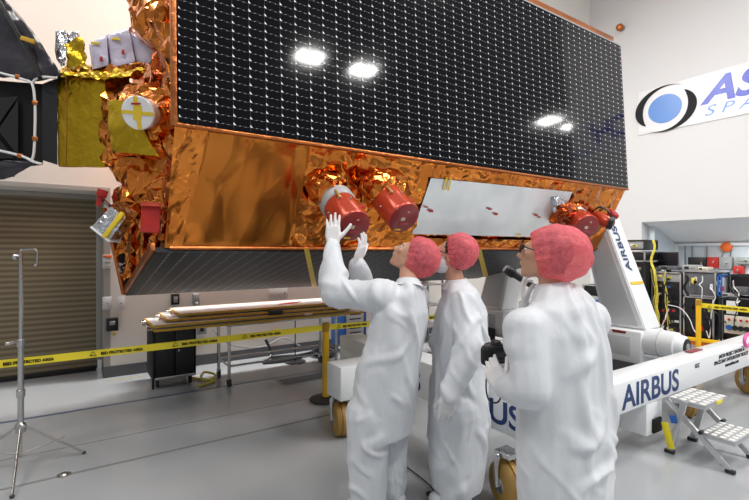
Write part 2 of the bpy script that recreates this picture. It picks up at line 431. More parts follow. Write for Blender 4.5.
fg = [P(286, 384, 5.37), P(342, 373, 5.85)]
gt = thing('floor_grate', 'dark rectangular grate set in floor before the blue cabinet', 'grate', (2.35, 5.2, 0))
MB().span((2.05, 5.0, .0005), (2.75, 5.28, .004), 0).build('frame', M['grey'], gt)
MB().span((2.07, 5.02, .004), (2.73, 5.26, .006), 0).build('grid', M['base'], gt)
# ---- logo sign on the right wall
sg = thing('wall_sign', 'large white wall sign with blue globe emblem and blue company lettering', 'sign', (WX-.01, 3.5, 4.8))
yL = onX(639, 93, WX).y; zT = 5.28; zB = 4.28
M['sign_white'] = mat('sign_white', (.74, .75, .77), .35)
MB().span((WX-.02, -1.0, zB), (WX-.002, yL, zT), 0).build('backing', M['sign_white'], sg, smooth=False)
ec = onX(664.5, 108.5, WX-.03)
M['globe'] = mat('globe_blue', (.10, .25, .62), .3)
gl = MB(); seg = 40
def disc(mb, c, a, b, rot, x, n=40, th=.008):
    pts = []
    for i in range(n):
        t = 2*math.pi*i/n; yy = a*math.cos(t); zz = b*math.sin(t)
        y2 = yy*math.cos(rot)-zz*math.sin(rot); z2 = yy*math.sin(rot)+zz*math.cos(rot)
        pts.append(V((x, c.y-y2, c.z+z2)))
    mb.poly8(pts, [q+V((-th, 0, 0)) for q in pts])
disc(gl, ec, .345, .315, 0, WX-.022); gl.build('globe', M['globe'], sg)
def swoosh(a0, a1, R, w0, cy, cz, sq, rot):
    mb = MB(); out = []; inn = []; n = 40
    for i in range(n+1):
        t = math.radians(a0+(a1-a0)*i/n); k = math.sin(math.pi*(i/n)**1.9)**.85*w0; R_ = R*(1+.16*(1-i/n)**2)
        for lst, rr in ((out, R_+k*.5), (inn, R_-k*.5)):
            yy = rr*math.cos(t); zz = rr*math.sin(t)*sq
            y2 = yy*math.cos(rot)-zz*math.sin(rot); z2 = yy*math.sin(rot)+zz*math.cos(rot)
            lst.append(V((WX-.024, ec.y-cy-y2, ec.z+cz+z2)))
    for i in range(n):
        lo = [out[i], out[i+1], inn[i+1], inn[i]]
        if (lo[0]-lo[3]).length < 1e-5: lo = lo[:3]
        f = [mb.bm.verts.new(q) for q in lo]
        try: mb.bm.faces.new(f)
        except Exception: pass
    bmesh.ops.remove_doubles(mb.bm, verts=mb.bm.verts, dist=.0005)
    ex = bmesh.ops.extrude_face_region(mb.bm, geom=mb.bm.faces[:])
    for v in [g for g in ex['geom'] if isinstance(g, bmesh.types.BMVert)]: v.co.x -= .006
    mb.build('swoosh', M['ink'], sg)
swoosh(52, 222, .54, .17, .0, .0, .84, math.radians(2))
swoosh(232, 402, .54, .17, .0, .0, .84, math.radians(2))
yA = onX(703, 100, WX).y
text('ASTROTECH', (WX-.022, yA, zB+.385), (0, -1, 0), (0, 0, 1), .72, mat('royal_blue', (.02, .05, .48), .35), sg, 'company_name', bold=.022, xs=1.12, shear=.32)
text('S P A C E   O P E R A T I O N S', (WX-.022, yA-.02, zB+.12), (0, -1, 0), (0, 0, 1), .30, mat('light_blue', (.10, .25, .68), .3), sg, 'tagline', bold=.0, xs=1.3, shear=.3)
# copper coloured sensor on the wall
s0 = onX(622, 28.5, WX)
sn = thing('wall_sensor', 'small round copper coloured sensor high on the white wall', 'sensor', s0)
MB().lathe(s0, (-1, 0, 0), [(0, .04), (.05, .04), (.08, .08), (.12, .085), (.16, .065), (.175, .02)]).build('dome', M['copper_edge'], sn)
MB().lathe(s0+V((0, 0, 0)), (-1, 0, 0), [(0, .07), (.02, .07)]).build('mount', M['grey'], sn)

M['dark_orange'] = foil('amber_red_foil', (.72, .16, .03), (.45, .08, .02), .2, 8, .35)
FLAT += [M['copper'], M['silver'], M['dark_orange']]
# ================================================================== SATELLITE
XL, XR = .515, 5.51
A_ = V((0, 2.84, 2.33)); B_ = V((0, 3.20, 1.62)); C_ = V((0, 5.2, 1.17)); D_ = V((0, 5.75, 2.7)); E_ = V((0, 4.6, 4.3)); F_ = V((0, 2.93, 4.08))
def at(pt, X): return V((X, pt.y, pt.z))
sat = thing('satellite', 'roof-shaped satellite in copper foil with black solar cell panels held on its side', 'satellite', (3, 4, 2.6))
inset = [q.lerp(V((0, 4.2, 2.7)), .02) for q in (A_, B_, C_, D_, E_, F_)]
MB().poly8([at(q, XL+.03) for q in inset], [at(q, XR-.03) for q in inset]).build('body_core', M['copper'], sat, smooth=False)
# solar panel, camera side
def panel(name, p0, p1, X0, X1, th, m, nrm, u0=0.0, v0=0.0):
    """p0 lower edge, p1 upper edge (Y,Z points); nrm outward"""
    bm = bmesh.new(); n = V(nrm).normalized(); H = (p1-p0).length
    o = [at(p0, X0), at(p0, X1), at(p1, X1), at(p1, X0)]
    f = [bm.verts.new(q+n*th) for q in o]; b = [bm.verts.new(q) for q in o]
    uvl = bm.loops.layers.uv.new('UVMap')
    ff = bm.faces.new(f)
    for lp, uv in zip(ff.loops, ((u0, v0), (u0+X1-X0, v0), (u0+X1-X0, v0+H), (u0, v0+H))): lp[uvl].uv = uv
    for i in range(4): bm.faces.new((f[i], b[i], b[(i+1) % 4], f[(i+1) % 4])).material_index = 1
    bm.faces.new(b[::-1]).material_index = 1
    me = bpy.data.meshes.new(name); bm.to_mesh(me); bm.free(); me.materials.append(m); me.materials.append(M['black'])
    return link(name, me, None, sat, smooth=False)
n1 = V((0, -(F_-A_).z, (F_-A_).y)).normalized()
panel('solar_panel', A_+V((0, 0, .012)), F_, XL-.01, XR+.02, .03, M['solar'], n1, u0=.004, v0=.02)
n2 = V((0, (C_-B_).z, -(C_-B_).y)).normalized()
if n2.z > 0: n2 = -n2
panel('lower_solar_panel', B_+n2*.004, C_+n2*.004, XL-.085, XR-.03, .03, M['solar_under'], n2, u0=.02)
e = MB()
for a, b in ((A_, F_),):
    e.box(at((a+b)/2, XL-.035)+V((0, -.012, 0)), (.03, .05, (a-b).length+.02), Matrix.Rotation(-math.atan2((F_-A_).y, (F_-A_).z), 3, 'X'), .004)
e.build('side_trim', M['copper_edge'], sat)
e = MB(); e.span((XL-.04, A_.y-.035, A_.z-.012), (XR+.03, A_.y+.02, A_.z+.01), .004); e.build('lower_trim', M['copper_edge'], sat)
e = MB(); e.box(((XL+XR)/2, F_.y+.06, F_.z+.075), (XR-XL-.05, .06, .10), None, .006); e.build('ridge_trim', M['copper_edge'], sat)
e = MB(); e.box(((XL+XR)/2, F_.y-.0, F_.z+.012), (XR-XL, .05, .022), None, .004); e.build('upper_trim', M['grey'], sat)
e = MB()
dv = (C_-B_); ang = math.atan2(dv.z, dv.y)
e.box(at((B_+C_)/2, XL-.10), (.03, dv.length+.02, .055), Matrix.Rotation(ang, 3, 'X'), .005)
e.build('lower_side_trim', M['copper_edge'], sat)
e = MB()
for (ax_, ay_, bx2_, by_) in ((306.5, 249, 314.5, 287), (479, 250, 486, 277)):
    O_ = at(B_, 0)+n2*.036; lo = [onP(ax_-2.5, ay_, O_, n2), onP(ax_+2.5, ay_, O_, n2), onP(bx2_+2.5, by_, O_, n2), onP(bx2_-2.5, by_, O_, n2)]
    e.poly8(lo, [q+n2*.003 for q in lo])
e.build('yellow_strap', M['kapton'], sat, smooth=False)
# nadir face foil
fn = V((0, -(A_-B_).z, -(B_-A_).y)).normalized()          # outward normal of the foil face (toward the viewer, down)
def face(px, py, off=0.0): return onP(px, py, at(A_, 0)+fn*off, fn)
# taut left blanket and crumpled blankets
xm = face(300, 200).x; xr = face(425, 200).x; xe = face(566, 210).x
def S(name, x0, x1, v0, v1, nu, nv, m, amp, s, seed, off=.01):
    a = A_.lerp(B_, v0); b = A_.lerp(B_, v1)
    return sheet(name, at(b, x0)+fn*off, at(b, x1)+fn*off, at(a, x1)+fn*off, at(a, x0)+fn*off, nu, nv, m, sat, amp, s, seed, n=fn)
xt = face(205, 136).x; xb_ = face(180, 246).x; o_ = fn*.012
sheet('foil_blanket', at(B_, xb_)+o_, at(B_, xm)+o_, at(A_, xm)+o_, at(A_, xt)+o_, 80, 60, M['copper_smooth'], sat, .036, (2.6, 1.5, 1.3), 1, n=fn)
sheet('foil_fold', at(B_, XL-.03)+o_, at(B_, xb_+.01)+o_*1.5, at(A_, xt+.01)+o_*1.5, at(A_, XL-.03)+o_, 14, 40, M['copper'], sat, .05, 6, 9, n=fn)
S('foil_blanket', xm-.01, xr, 0, 1, 70, 50, M['copper'], .055, 4.5, 2)
S('foil_blanket', xr-.01, xe, 0, .16, 110, 12, M['copper'], .045, 6, 3)
S('foil_blanket', xr-.01, xe, .87, 1.0, 110, 12, M['copper'], .045, 6, 4)
S('foil_blanket', xe-.01, XR, 0, 1, 50, 40, M['copper'], .04, 4, 5)
e = MB(); e.tube([at(B_, XL)+fn*.012, at(B_, 2)+fn*.02, at(B_, 3.5)+fn*.015, at(B_, XR)+fn*.012], .014, 8); e.build('hem', M['copper_edge'], sat)
# silver radiator
ra = [face(412, 234, .02), face(553, 237.5, .02), face(572.5, 192, .02), face(431, 178, .02)]
rm = sheet('radiator', ra[0], ra[1], ra[2], ra[3], 60, 20, M['radiator'], sat, .008, 1.5, 8, n=fn)
def sticker(cpx, cpy, w_, h_, m, par, off, name, rot=0.0):
    c = face(cpx, cpy, off); u = V((1, 0, 0)); vv = fn.cross(u).normalized()
    if vv.z < 0: vv = -vv
    u2 = u*math.cos(rot)+vv*math.sin(rot); v2 = -u*math.sin(rot)+vv*math.cos(rot)
    lo = [c-u2*w_/2-v2*h_/2, c+u2*w_/2-v2*h_/2, c+u2*w_/2+v2*h_/2, c-u2*w_/2+v2*h_/2]
    MB().poly8(lo, [q+fn*.002 for q in lo]).build(name, m, par, smooth=False)
sticker(449.5, 184, .016, .12, M['kapton'], rm, .032, 'yellow_tape', .15); sticker(445.5, 184, .016, .12, M['kapton'], rm, .032, 'yellow_tape', .15)
sticker(431, 211, .05, .022, M['red_plastic'], rm, .032, 'red_tag'); sticker(426, 207, .04, .012, M['red_plastic'], rm, .032, 'red_tag')
sticker(490, 209, .05, .018, M['red_plastic'], rm, .032, 'red_tag'); sticker(496, 214, .05, .024, M['red_plastic'], rm, .032, 'red_tag')
sticker(536, 215, .06, .018, M['red_plastic'], rm, .032, 'red_tag'); sticker(539, 217, .05, .018, M['red_plastic'], rm, .032, 'red_tag')
sticker(519, 235, .06, .016, M['kapton'], rm, .032, 'yellow_tape'); sticker(419, 190, .03, .02, M['kapton'], rm, .032, 'yellow_tape')
# foil lumps round the instrument bases
def PX(px, py, off): return face(px, py, off)
lump('foil_skirt', [PX(300, 182, .0), PX(318, 168, .0), PX(345, 172, 0), PX(352, 196, 0), PX(330, 216, 0), PX(306, 208, 0), PX(318, 180, .16), PX(338, 182, .16), PX(320, 203, .16)], M['copper'], sat, .05, 6, 11)
lump('foil_skirt', [PX(358, 180, .0), PX(382, 162, .0), PX(408, 172, 0), PX(412, 196, 0), PX(386, 216, 0), PX(362, 208, 0), PX(372, 180, .17), PX(394, 182, .17), PX(376, 203, .17)], M['copper'], sat, .05, 6, 12)
lump('foil_skirt', [PX(358, 175, .05), PX(378, 170, .05), PX(384, 190, .05), PX(366, 200, .05), PX(362, 180, .12), PX(376, 182, .12)], M['dark_orange'], sat, .04, 7, 13)
lump('foil_skirt', [PX(545, 222, 0), PX(560, 200, 0), PX(590, 205, 0), PX(596, 226, 0), PX(575, 238, 0), PX(565, 212, .15), PX(582, 214, .15)], M['dark_orange'], sat, .04, 7, 14)
lump('foil_skirt', [PX(550, 196, .02), PX(566, 196, .02), PX(568, 212, .02), PX(552, 216, .02), PX(558, 204, .10)], M['silver'], sat, .03, 8, 15)
# end face (left end, X = XL)
ec0 = V((XL-.02, 4.2, 2.75))
poly = [at(q, XL-.02) for q in (A_, B_, C_, D_, E_, F_)]
sheet('end_blanket', poly[1], poly[2], poly[3], poly[0], 60, 40, M['copper'], sat, .11, 3.2, 21, n=(-1, 0, 0))
sheet('end_blanket', poly[0], poly[3], poly[4], poly[5], 60, 40, M['copper'], sat, .10, 3.6, 22, n=(-1, 0, 0))
# vertical foil folds between box and lower panel
for i, (x0, x1, y0, y1, dd) in enumerate(((124, 140, 205, 284, 3.9), (136, 150, 215, 276, 3.7), (147, 164, 228, 262, 3.4), (160, 176, 205, 250, 3.05), (115, 128, 200, 262, 4.1))):
    lump('foil_fold', [P(x0, y0, dd), P(x1, y0-6, dd), P(x1+1, y1-(x1-x0)*.6, dd), P(x0-1, y1, dd), P((x0+x1)/2, (y0+y1)/2, dd-.16), P((x0+x1)/2+2, y0+8, dd-.14)], M['copper'], sat, .06, 6, 30+i)
# big upper foil hood
lump('foil_hood', [P(124, -30, 3.3), P(178, -30, 3.0), P(178, 58, 2.95), P(166, 52, 3.0), P(150, 46, 3.1), P(133, 32, 3.25), P(125, 8, 3.3), P(176, -20, 3.9), P(176, 55, 3.8), P(150, 10, 2.95)], M['copper'], sat, .07, 5, 41)
lump('foil_hood', [P(150, 48, 3.25), P(178, 58, 3.1), P(178, 100, 3.1), P(158, 92, 3.2), P(150, 74, 3.3), P(172, 70, 3.7), P(155, 84, 3.7)], M['dark_orange'], sat, .06, 7, 42)
# foil shroud around the propulsion module with white cap
lump('foil_shroud', [P(97, 92, 3.25), P(125, 82, 3.2), P(178, 88, 3.05), P(180, 128, 3.05), P(176, 165, 3.1), P(100, 168, 3.3), P(97, 130, 3.25), P(120, 110, 3.0), P(165, 105, 2.9), P(160, 140, 2.92), P(115, 150, 3.05), P(170, 90, 3.9), P(105, 100, 3.9), P(105, 165, 3.9), P(170, 165, 3.9)], M['copper'], sat, .06, 5, 43)
lump('gold_patch', [P(106, 100, 3.02), P(126, 98, 2.97), P(128, 120, 2.94), P(160, 158, 2.92), P(112, 152, 3.0), P(107, 128, 3.0), P(130, 130, 3.3)], M['gold'], sat, .02, 8, 44)
lump('foil_shroud', [P(104, 160, 3.2), P(180, 150, 3.0), P(184, 210, 3.0), P(160, 215, 3.1), P(150, 190, 3.0), P(118, 185, 3.1), P(112, 172, 3.2), P(150, 170, 3.8), P(170, 205, 3.8)], M['copper'], sat, .07, 5.5, 45)
lump('foil_shroud', [P(108, 204, 3.3), P(112, 186, 3.25), P(128, 178, 3.2), P(146, 182, 3.15), P(150, 205, 3.2), P(138, 224, 3.25), P(126, 214, 3.2), P(120, 200, 3.05), P(140, 200, 3.6)], M['copper'], sat, .05, 6, 46)
lump('foil_shroud', [P(160, 205, 3.0), P(178, 200, 2.95), P(179, 240, 2.95), P(172, 252, 3.0), P(160, 250, 3.05), P(170, 225, 2.88), P(165, 225, 3.4)], M['copper'], sat, .06, 7, 47)
# gold propulsion module
gb = lump('gold_module', [P(57, 70, 3.35), P(130, 72, 3.45), P(130, 166, 3.45), P(58, 167, 3.35), P(57, 78, 3.3), P(105, 78, 3.25), P(105, 168, 3.25), P(58, 166, 3.3), P(70, 72, 4.2), P(120, 74, 4.2), P(70, 160, 4.2), P(120, 160, 4.2)], M['gold'], sat, .006, 5, 48)
gm = lump('foil_crest', [P(58, 74, 3.25), P(100, 80, 3.2), P(132, 76, 3.2), P(150, 70, 3.3), P(120, 66, 3.4), P(80, 66, 3.45), P(60, 68, 3.4)], M['gold'], sat, .05, 9, 49)
lump('foil_crest', [P(92, 68, 3.35), P(108, 64, 3.3), P(132, 66, 3.3), P(152, 64, 3.4), P(140, 80, 3.3), P(110, 78, 3.28)], M['copper'], sat, .05, 9, 50)
e = MB()
e.tube([P(66, 76, 3.24), P(67, 120, 3.235), P(66, 166, 3.24)], .003, 6); e.build('seam', M['copper_edge'], sat)
# lilac wrapped units on top
for i, q in enumerate((((88, 44), (107, 34), (109, 66), (92, 70)), ((106, 36), (129, 27), (136, 62), (111, 68)), ((128, 30), (138, 37), (156, 52), (150, 64), (136, 62)))):
    dd = 3.30+.02*i
    u_ = lump('wrapped_unit', [P(x, y, dd) for x, y in q]+[P(x+3, y-1, dd+.35) for x, y in q], M['lilac'], sat, .012, 6, 60+i)
    if i < 2:
        cx = (101, 123)[i]; cy = (59, 52)[i]
        MB().box(P(cx, cy, dd-.012), (.018, .006, .035), Matrix.Rotation(-YAW, 3, 'Z'), .001).build('red_label', M['red_plastic'], u_)
        MB().box(P(cx-6+i*-1, cy-16+i*3, dd-.010), (.06, .006, .016), Matrix.Rotation(-YAW, 3, 'Z') @ Matrix.Rotation(.1, 3, 'Y'), .001).build('yellow_tape', M['kapton'], u_)
lump('silver_wrap', [P(54, 30, 3.35), P(66, 27, 3.3), P(70, 45, 3.3), P(64, 70, 3.3), P(60, 66, 3.32), P(54, 52, 3.35), P(60, 40, 3.6)], M['silver'], sat, .03, 8, 65)
lump('silver_wrap', [P(64, 29, 3.35), P(80, 32, 3.35), P(82, 44, 3.35), P(74, 50, 3.3), P(66, 48, 3.32), P(72, 40, 3.6)], M['silver'], sat, .04, 9, 66)
lump('gold_wrap', [P(66, 40, 3.3), P(80, 38, 3.3), P(86, 52, 3.3), P(88, 66, 3.3), P(66, 70, 3.28), P(64, 55, 3.3), P(75, 55, 3.5)], M['gold'], sat, .05, 10, 67)
# white cap with crossed yellow tape
cc = P(139, 113, 2.85); cax = (CAM-cc).normalized()*.86+V((-.45, 0, -.05)); cax.normalize()
cp = thing('thruster_cap', 'round white cap crossed with yellow tape on the copper foil end', 'cap', cc)
MB().lathe(cc-cax*.10, cax, [(0, .095), (.09, .100), (.10, .104), (.112, .104), (.118, .098)], 36).build('disc', M['white_paint'], cp)
s_ = cax.cross(UP).normalized(); u_ = s_.cross(cax).normalized()
for ang_, ww, ln in ((.08, .022, .2), (1.55, .026, .2), (1.75, .05, .09)):
    a = s_*math.cos(ang_)+u_*math.sin(ang_); b = cax.cross(a); c0 = cc+cax*.0185
    lo = [c0-a*ln/2-b*ww/2, c0+a*ln/2-b*ww/2, c0+a*ln/2+b*ww/2, c0-a*ln/2+b*ww/2]
    MB().poly8(lo, [q+cax*(.002+.001*ang_) for q in lo]).build('yellow_tape', M['kapton'], cp, smooth=False)
c0 = cc+cax*.023+u_*.055; lo = [c0-s_*.03-u_*.006, c0+s_*.03-u_*.006, c0+s_*.03+u_*.006, c0-s_*.03+u_*.006]
MB().poly8(lo, [q+cax*.002 for q in lo]).build('red_label', M['red_plastic'], cp, smooth=False)
# silver wrapped star tracker baffle
R1 = Matrix.Rotation(-YAW, 3, 'Z') @ Matrix.Rotation(math.radians(38), 3, 'Y')
bx_ = thing('sensor_cover', 'tilted silver foil box with yellow tape at the lower left end', 'cover', P(114, 224, 3.0))
MB().box(P(115, 223, 3.0), (.15, .14, .18), R1, .012, taper=.85).build('box', M['silver'], bx_)
MB().box(P(113.5, 225, 2.93), (.028, .02, .20), R1, .002).build('yellow_tape', M['kapton'], bx_)
MB().box(P(115, 223, 3.0)+R1 @ V((0, 0, -.097)), (.155, .145, .014), R1, .004).build('rim', M['white_paint'], bx_)
rb = thing('red_cover', 'red box cover over a sensor beside the copper foil folds', 'cover', P(151, 216, 2.85))
MB().box(P(151, 218, 2.9), (.11, .10, .19), Matrix.Rotation(-.15, 3, 'Z') @ Matrix.Rotation(.05, 3, 'Y'), .006).build('box', M['red_plastic'], rb)
MB().box(P(151, 206, 2.88), (.115, .105, .012), Matrix.Rotation(-.15, 3, 'Z'), .003).build('lid', M['red'], rb)
rc = thing('red_cover', 'tiny red cover at the far left tip of the foil end', 'cover', P(101, 198, 3.2))
MB().box(P(102, 193.5, 3.25), (.07, .08, .05), Matrix.Rotation(.3, 3, 'Y'), .005).build('cap', M['red_plastic'], rc)
MB().box(P(99.5, 200, 3.25), (.035, .06, .09), Matrix.Rotation(.2, 3, 'Y'), .005).build('block', M['red_plastic'], rc)
MB().tube([P(103, 200, 3.26), P(110, 206, 3.26), P(117, 210, 3.2)], .014, 8).build('bracket', M['steel'], rc)
# dark side plate with small connectors
pl = MB(); q = [P(107, 212, 4.35), P(116, 214, 4.3), P(137, 276, 4.4), P(124, 293, 4.5)]
pl.poly8(q, [x+V((.03, .04, 0)) for x in q]); pl = pl.build('side_plate', M['black_matte'], sat, smooth=False)
for i in range(16):
    x = 119+random.random()*9; y = 262+random.random()*16
    MB().box(P(x, y, 4.33), (.018, .01, .016), None, .002).build('connector', M['alu'] if i % 2 else M['white_cable'], pl)
MB().tube([P(104, 208, 4.3), P(112, 240, 4.33), P(120, 276, 4.4), P(124, 294, 4.42)], .022, 8).build('plate_trim', M['copper_edge'], pl)

# ---- black handling frame left of the satellite
bf = thing('support_frame', 'black handling frame with taped white cable at the left end of the satellite', 'frame', P(20, 120, 3.4))
dF = 3.25
MB().poly8([P(42, 84, dF), P(57.5, 78, dF+.05), P(57.5, 165, dF+.05), P(42, 160, dF)], [P(42, 84, dF+.9), P(57.5, 80, dF+.9), P(57.5, 160, dF+.9), P(42, 156, dF+.9)]).build('column', M['black'], bf, smooth=False)
MB().poly8([P(-60, 76, dF-.0), P(43, 84, dF+.03), P(43, 165, dF+.03), P(-60, 175, dF)], [P(-60, 80, dF+.9), P(43, 88, dF+.9), P(43, 156, dF+.9), P(-60, 160, dF+.9)]).build('side_plate', M['black_matte'], bf, smooth=False)
for q in (((-20, 100), (18, 96), (-4, 128)), ((-2, 130), (18, 100), (18, 156)), ((-25, 160), (-5, 134), (14, 158))):
    MB().poly8([P(x, y, dF-.012) for x, y in q], [P(x, y, dF-.002) for x, y in q]).build('web_pocket', M['black'], bf, smooth=False)
lump('wrapped_hood', [P(-60, -40, dF), P(-4, -12, dF-.02), P(10, 4, dF-.02), P(44, 46, dF-.02), P(62, 76, dF-.02), P(40, 80, dF-.05), P(-30, 76, dF-.06), P(-60, 60, dF), P(-50, -30, dF+.8), P(50, 70, dF+.8), P(-40, 60, dF+.8), P(8, 6, dF+.8)], M['black_wrap'], bf, .03, 3, 71)
MB().tube([P(-4, -4, dF-.05), P(10, 20, dF-.07), P(28, 52, dF-.07), P(40, 78, dF-.07)], .014, 8).build('hood_rib', M['black'], bf)
lump('foot_bracket', [P(-40, 160, dF-.02), P(10, 166, dF-.03), P(34, 165, dF-.02), P(42, 160, dF), P(12, 178, dF), P(4, 180, dF), P(-40, 182, dF), P(-30, 170, dF+.7), P(20, 170, dF+.7)], M['black_wrap'], bf, .015, 5, 72)
MB().tube([P(-8, 71, dF-.05), P(8, 75, dF-.05), P(22, 79, dF-.05), P(32, 84, dF-.05), P(35, 104, dF-.05), P(35, 130, dF-.05), P(34, 152, dF-.05), P(32, 160, dF-.05)], .009, 8).build('cable', M['white_cable'], bf)
MB().tube([P(32, 84, dF-.045), P(36, 79, dF-.05), P(44, 77, dF-.05), P(56, 78, dF-.04)], .009, 8).build('cable', M['white_cable'], bf)
MB().tube([P(-8, 149, dF-.05), P(10, 153, dF-.05), P(24, 157, dF-.05), P(34, 162, dF-.05), P(42, 164, dF-.04)], .009, 8).build('cable', M['white_cable'], bf)
for x, y in ((18, 77), (35, 103), (35, 139), (20, 156)):
    MB().box(P(x, y, dF-.05), (.035, .03, .03), None, .006).build('cable_tape', M['copper_edge'], bf)
MB().box(P(28, 40, dF-.075), (.10, .02, .03), Matrix.Rotation(-YAW, 3, 'Z') @ Matrix.Rotation(.3, 3, 'Y'), .004).build('amber_tape', M['orange_edge'], bf)

pc = P(-48, 200, 3.75)
MB().span((pc.x-.09, pc.y-.09, .05), (pc.x+.09, pc.y+.09, 2.4), .01).build('pedestal', M['black'], bf)
MB().span((pc.x-.35, pc.y-.35, 0), (pc.x+.12, pc.y+.35, .06), .01).build('pedestal_base', M['black'], bf)
# ---- red instrument covers
def cover(endc, ax, L, r, label, ring=True, par=None):
    ax = V(ax).normalized(); b0 = endc-ax*L
    t = thing('instrument_cover', label, 'cover', b0)
    if ring: MB().lathe(b0, ax, [(0, r*.98), (.01, r*1.06), (.09, r*1.06), (.10, r)], 40).build('grey_ring', M['alu'] if ring == 2 else mat('ring_grey', (.42, .42, .42), .4), t)
    MB().lathe(b0, ax, [(.09 if ring else 0, r*.97), (.12, r), (L-.02, r), (L-.006, r*.99), (L, r*.95)], 44).build('drum', M['red'], t)
    MB().lathe(b0, ax, [(L, r*.965), (L+.006, r*.965), (L+.008, r*.94)], 44).build('end_plate', M['red_face'], t)
    s = V((1, 0, 0)); s = (s-ax*s.dot(ax)).normalized(); u = ax.cross(s)
    if u.z < 0: u = -u
    def plate(cs, cu, w_, h_, m, nm, th=.002):
        c = b0+ax*(L+.0075)+s*cs+u*cu; lo = [c-s*w_/2-u*h_/2, c+s*w_/2-u*h_/2, c+s*w_/2+u*h_/2, c-s*w_/2+u*h_/2]
        MB().poly8(lo, [q+ax*th for q in lo]).build(nm, m, t, smooth=False)
    plate(-.01, -.005, r*.28, r*.22, mat('label_cream', (.62, .58, .42), .5), 'cream_label')
    plate(.02, -.35*r, r*.55, r*.16, mat('label_red', (.45, .05, .09), .5), 'red_label')
    plate(-.02, -.78*r, r*.42, r*.09, M['kapton'], 'yellow_label')
    plate(.1*r, .45*r, r*.14, r*.1, mat('label_pale', (.6, .5, .42), .5), 'pale_label')
    for k, a in enumerate((70, 160, 250, 340)):
        a = math.radians(a+20); o = s*math.cos(a)+u*math.sin(a)
        MB().cyl(b0+ax*(L*.55)+o*(r-.002), b0+ax*(L*.55)+o*(r+.016), .008, .006, 10).build('screw', M['steel'], t)
    o = (u*.86-s*.5).normalized()
    MB().capsule(b0+ax*.08+o*(r+.012), b0+ax*.16+o*(r+.012), .011, .011).build('latch', mat('brass_latch', (.55, .36, .12), .35, metal=.6), t)
    o2 = (u*.6+s*.8).normalized()
    MB().box(b0+ax*(L*.6)+o2*(r+.004), (.05, .02, .03), None, .004).build('clip', M['red_plastic'], t)
    MB().box(b0+ax*(L*.45)+o*(r+.002), (.03, .006, .02), None, .001).build('side_label', M['beige_dev'], t)
    return t
ax1 = V((-.02, -.80, -.60)); e1 = P(353.5, 226, 3.05)
cover(e1, ax1, .34, .122, 'red drum cover with grey ring touched by both white gloved hands')
ax2 = V((.0, -.80, -.60)); e2 = P(404, 218, 3.32)
cover(e2, ax2, .32, .128, 'red drum cover on the copper foil left of the silver radiator', ring=False)
ax3 = (fn*.9+V((-.38, 0, 0))).normalized(); e3 = face(587, 227, .30)
cover(e3, ax3, .31, .135, 'red drum cover with silver ring at the far right lower corner', ring=2)
sm = thing('red_sensor', 'small red capped sensor with black ring beside the far right drum cover', 'sensor', P(608, 220, 5.2))
MB().capsule(P(597, 217, 5.25), P(608, 222, 5.15), .07, .075).build('housing', M['red'], sm)
MB().lathe(P(608, 222, 5.1), V((.5, -.8, -.3)), [(0, .08), (.05, .08), (.06, .05)]).build('ring', M['black'], sm)
MB().capsule(P(611, 212, 5.15), P(615, 216, 5.1), .04, .04).build('knob', M['red_plastic'], sm)
MB().tube([P(592, 212, 5.2), P(600, 207, 5.1), P(609, 212, 5.05), P(612, 221, 5.05)], .010, 6).build('cable', M['black'], sm)

# ================================================================== TROLLEY
tr = thing('trolley', 'white steel satellite trolley with navy lettering and an inclined arm at right', 'trolley', (4, 3, 0))
BY = 1.75
def tp(mb, name, m=M['white_paint'], parent=tr, smooth=True): return mb.build(name, m, parent, smooth)
tp(MB().span((2.35, BY, .39), (8.2, BY+.22, .622), .006), 'front_beam')
tp(MB().span((2.35, BY+.221, .39), (2.6, 4.2, .69), .006), 'side_beam')
tp(MB().span((5.5, BY+.221, .24), (5.9, 5.6, .37), .006), 'cross_beam')
tp(MB().span((3.9, BY+.02, .2), (4.02, BY+.2, .388), .004), 'bracket')
tp(MB().span((3.72, BY-.0, .14), (3.9, BY+.2, .388), .004), 'leg_box')
tp(MB().span((3.80, BY-.02, .15), (3.93, BY-.002, .26), .004), 'dark_block', M['black_matte'])
ob = P(343, 250, 3.85)
tp(MB().span((1.84, 3.27, .335), (2.35, 3.52, .62), .008), 'outrigger')
# castor wheels
def wheel(c, r, wd, axis, parent=tr):
    c = V(c); axis = V(axis).normalized()
    f = MB(); f.box((c.x, c.y, c.z+r+.04), (.12, .12, .03), None, .004)
    s = axis*(wd/2+.012)
    for k in (-1, 1): f.capsule(c+s*k+V((0, 0, r+.03)), c+s*k, .02, .016)
    f = f.build('castor_fork', M['steel'], parent)
    w_ = MB().lathe(c-axis*wd/2, axis, [(0, r*.72), (.012, r*.9), (wd*.28, r), (wd*.3, r*.93), (wd*.36, r*.93), (wd*.38, r), (wd*.62, r), (wd*.64, r*.93), (wd*.7, r*.93), (wd*.72, r), (wd-.012, r*.9), (wd, r*.72)], 36).build('wheel', M['tan'], parent)
    MB().lathe(c-axis*(wd/2+.006), axis, [(0, r*.3), (.004, r*.35), (wd+.008, r*.35), (wd+.012, r*.3)], 20).build('hub', M['steel'], w_)
wheel((1.92, 3.40, .145), .145, .15, RD+VD*.35)
wheel((2.24, 1.87, .15), .15, .13, RD+VD*.3)
wheel((6.25, 1.86, .15), .15, .14, RD)
wheel((5.7, 5.3, .15), .15, .14, RD)
wheel((4.9, 1.95, .15), .15, .14, RD)
text('AIRBUS', (3.36, BY-.002, .42), (1, 0, 0), (0, 0, 1), .25, M['navy'], tr, 'airbus_lettering', bold=.0045, xs=1.12)
text('GFZ', (4.58, BY-.002, .55), (1, 0, 0), (0, 0, 1), .05, M['ink'], tr, 'small_lettering', bold=.001)
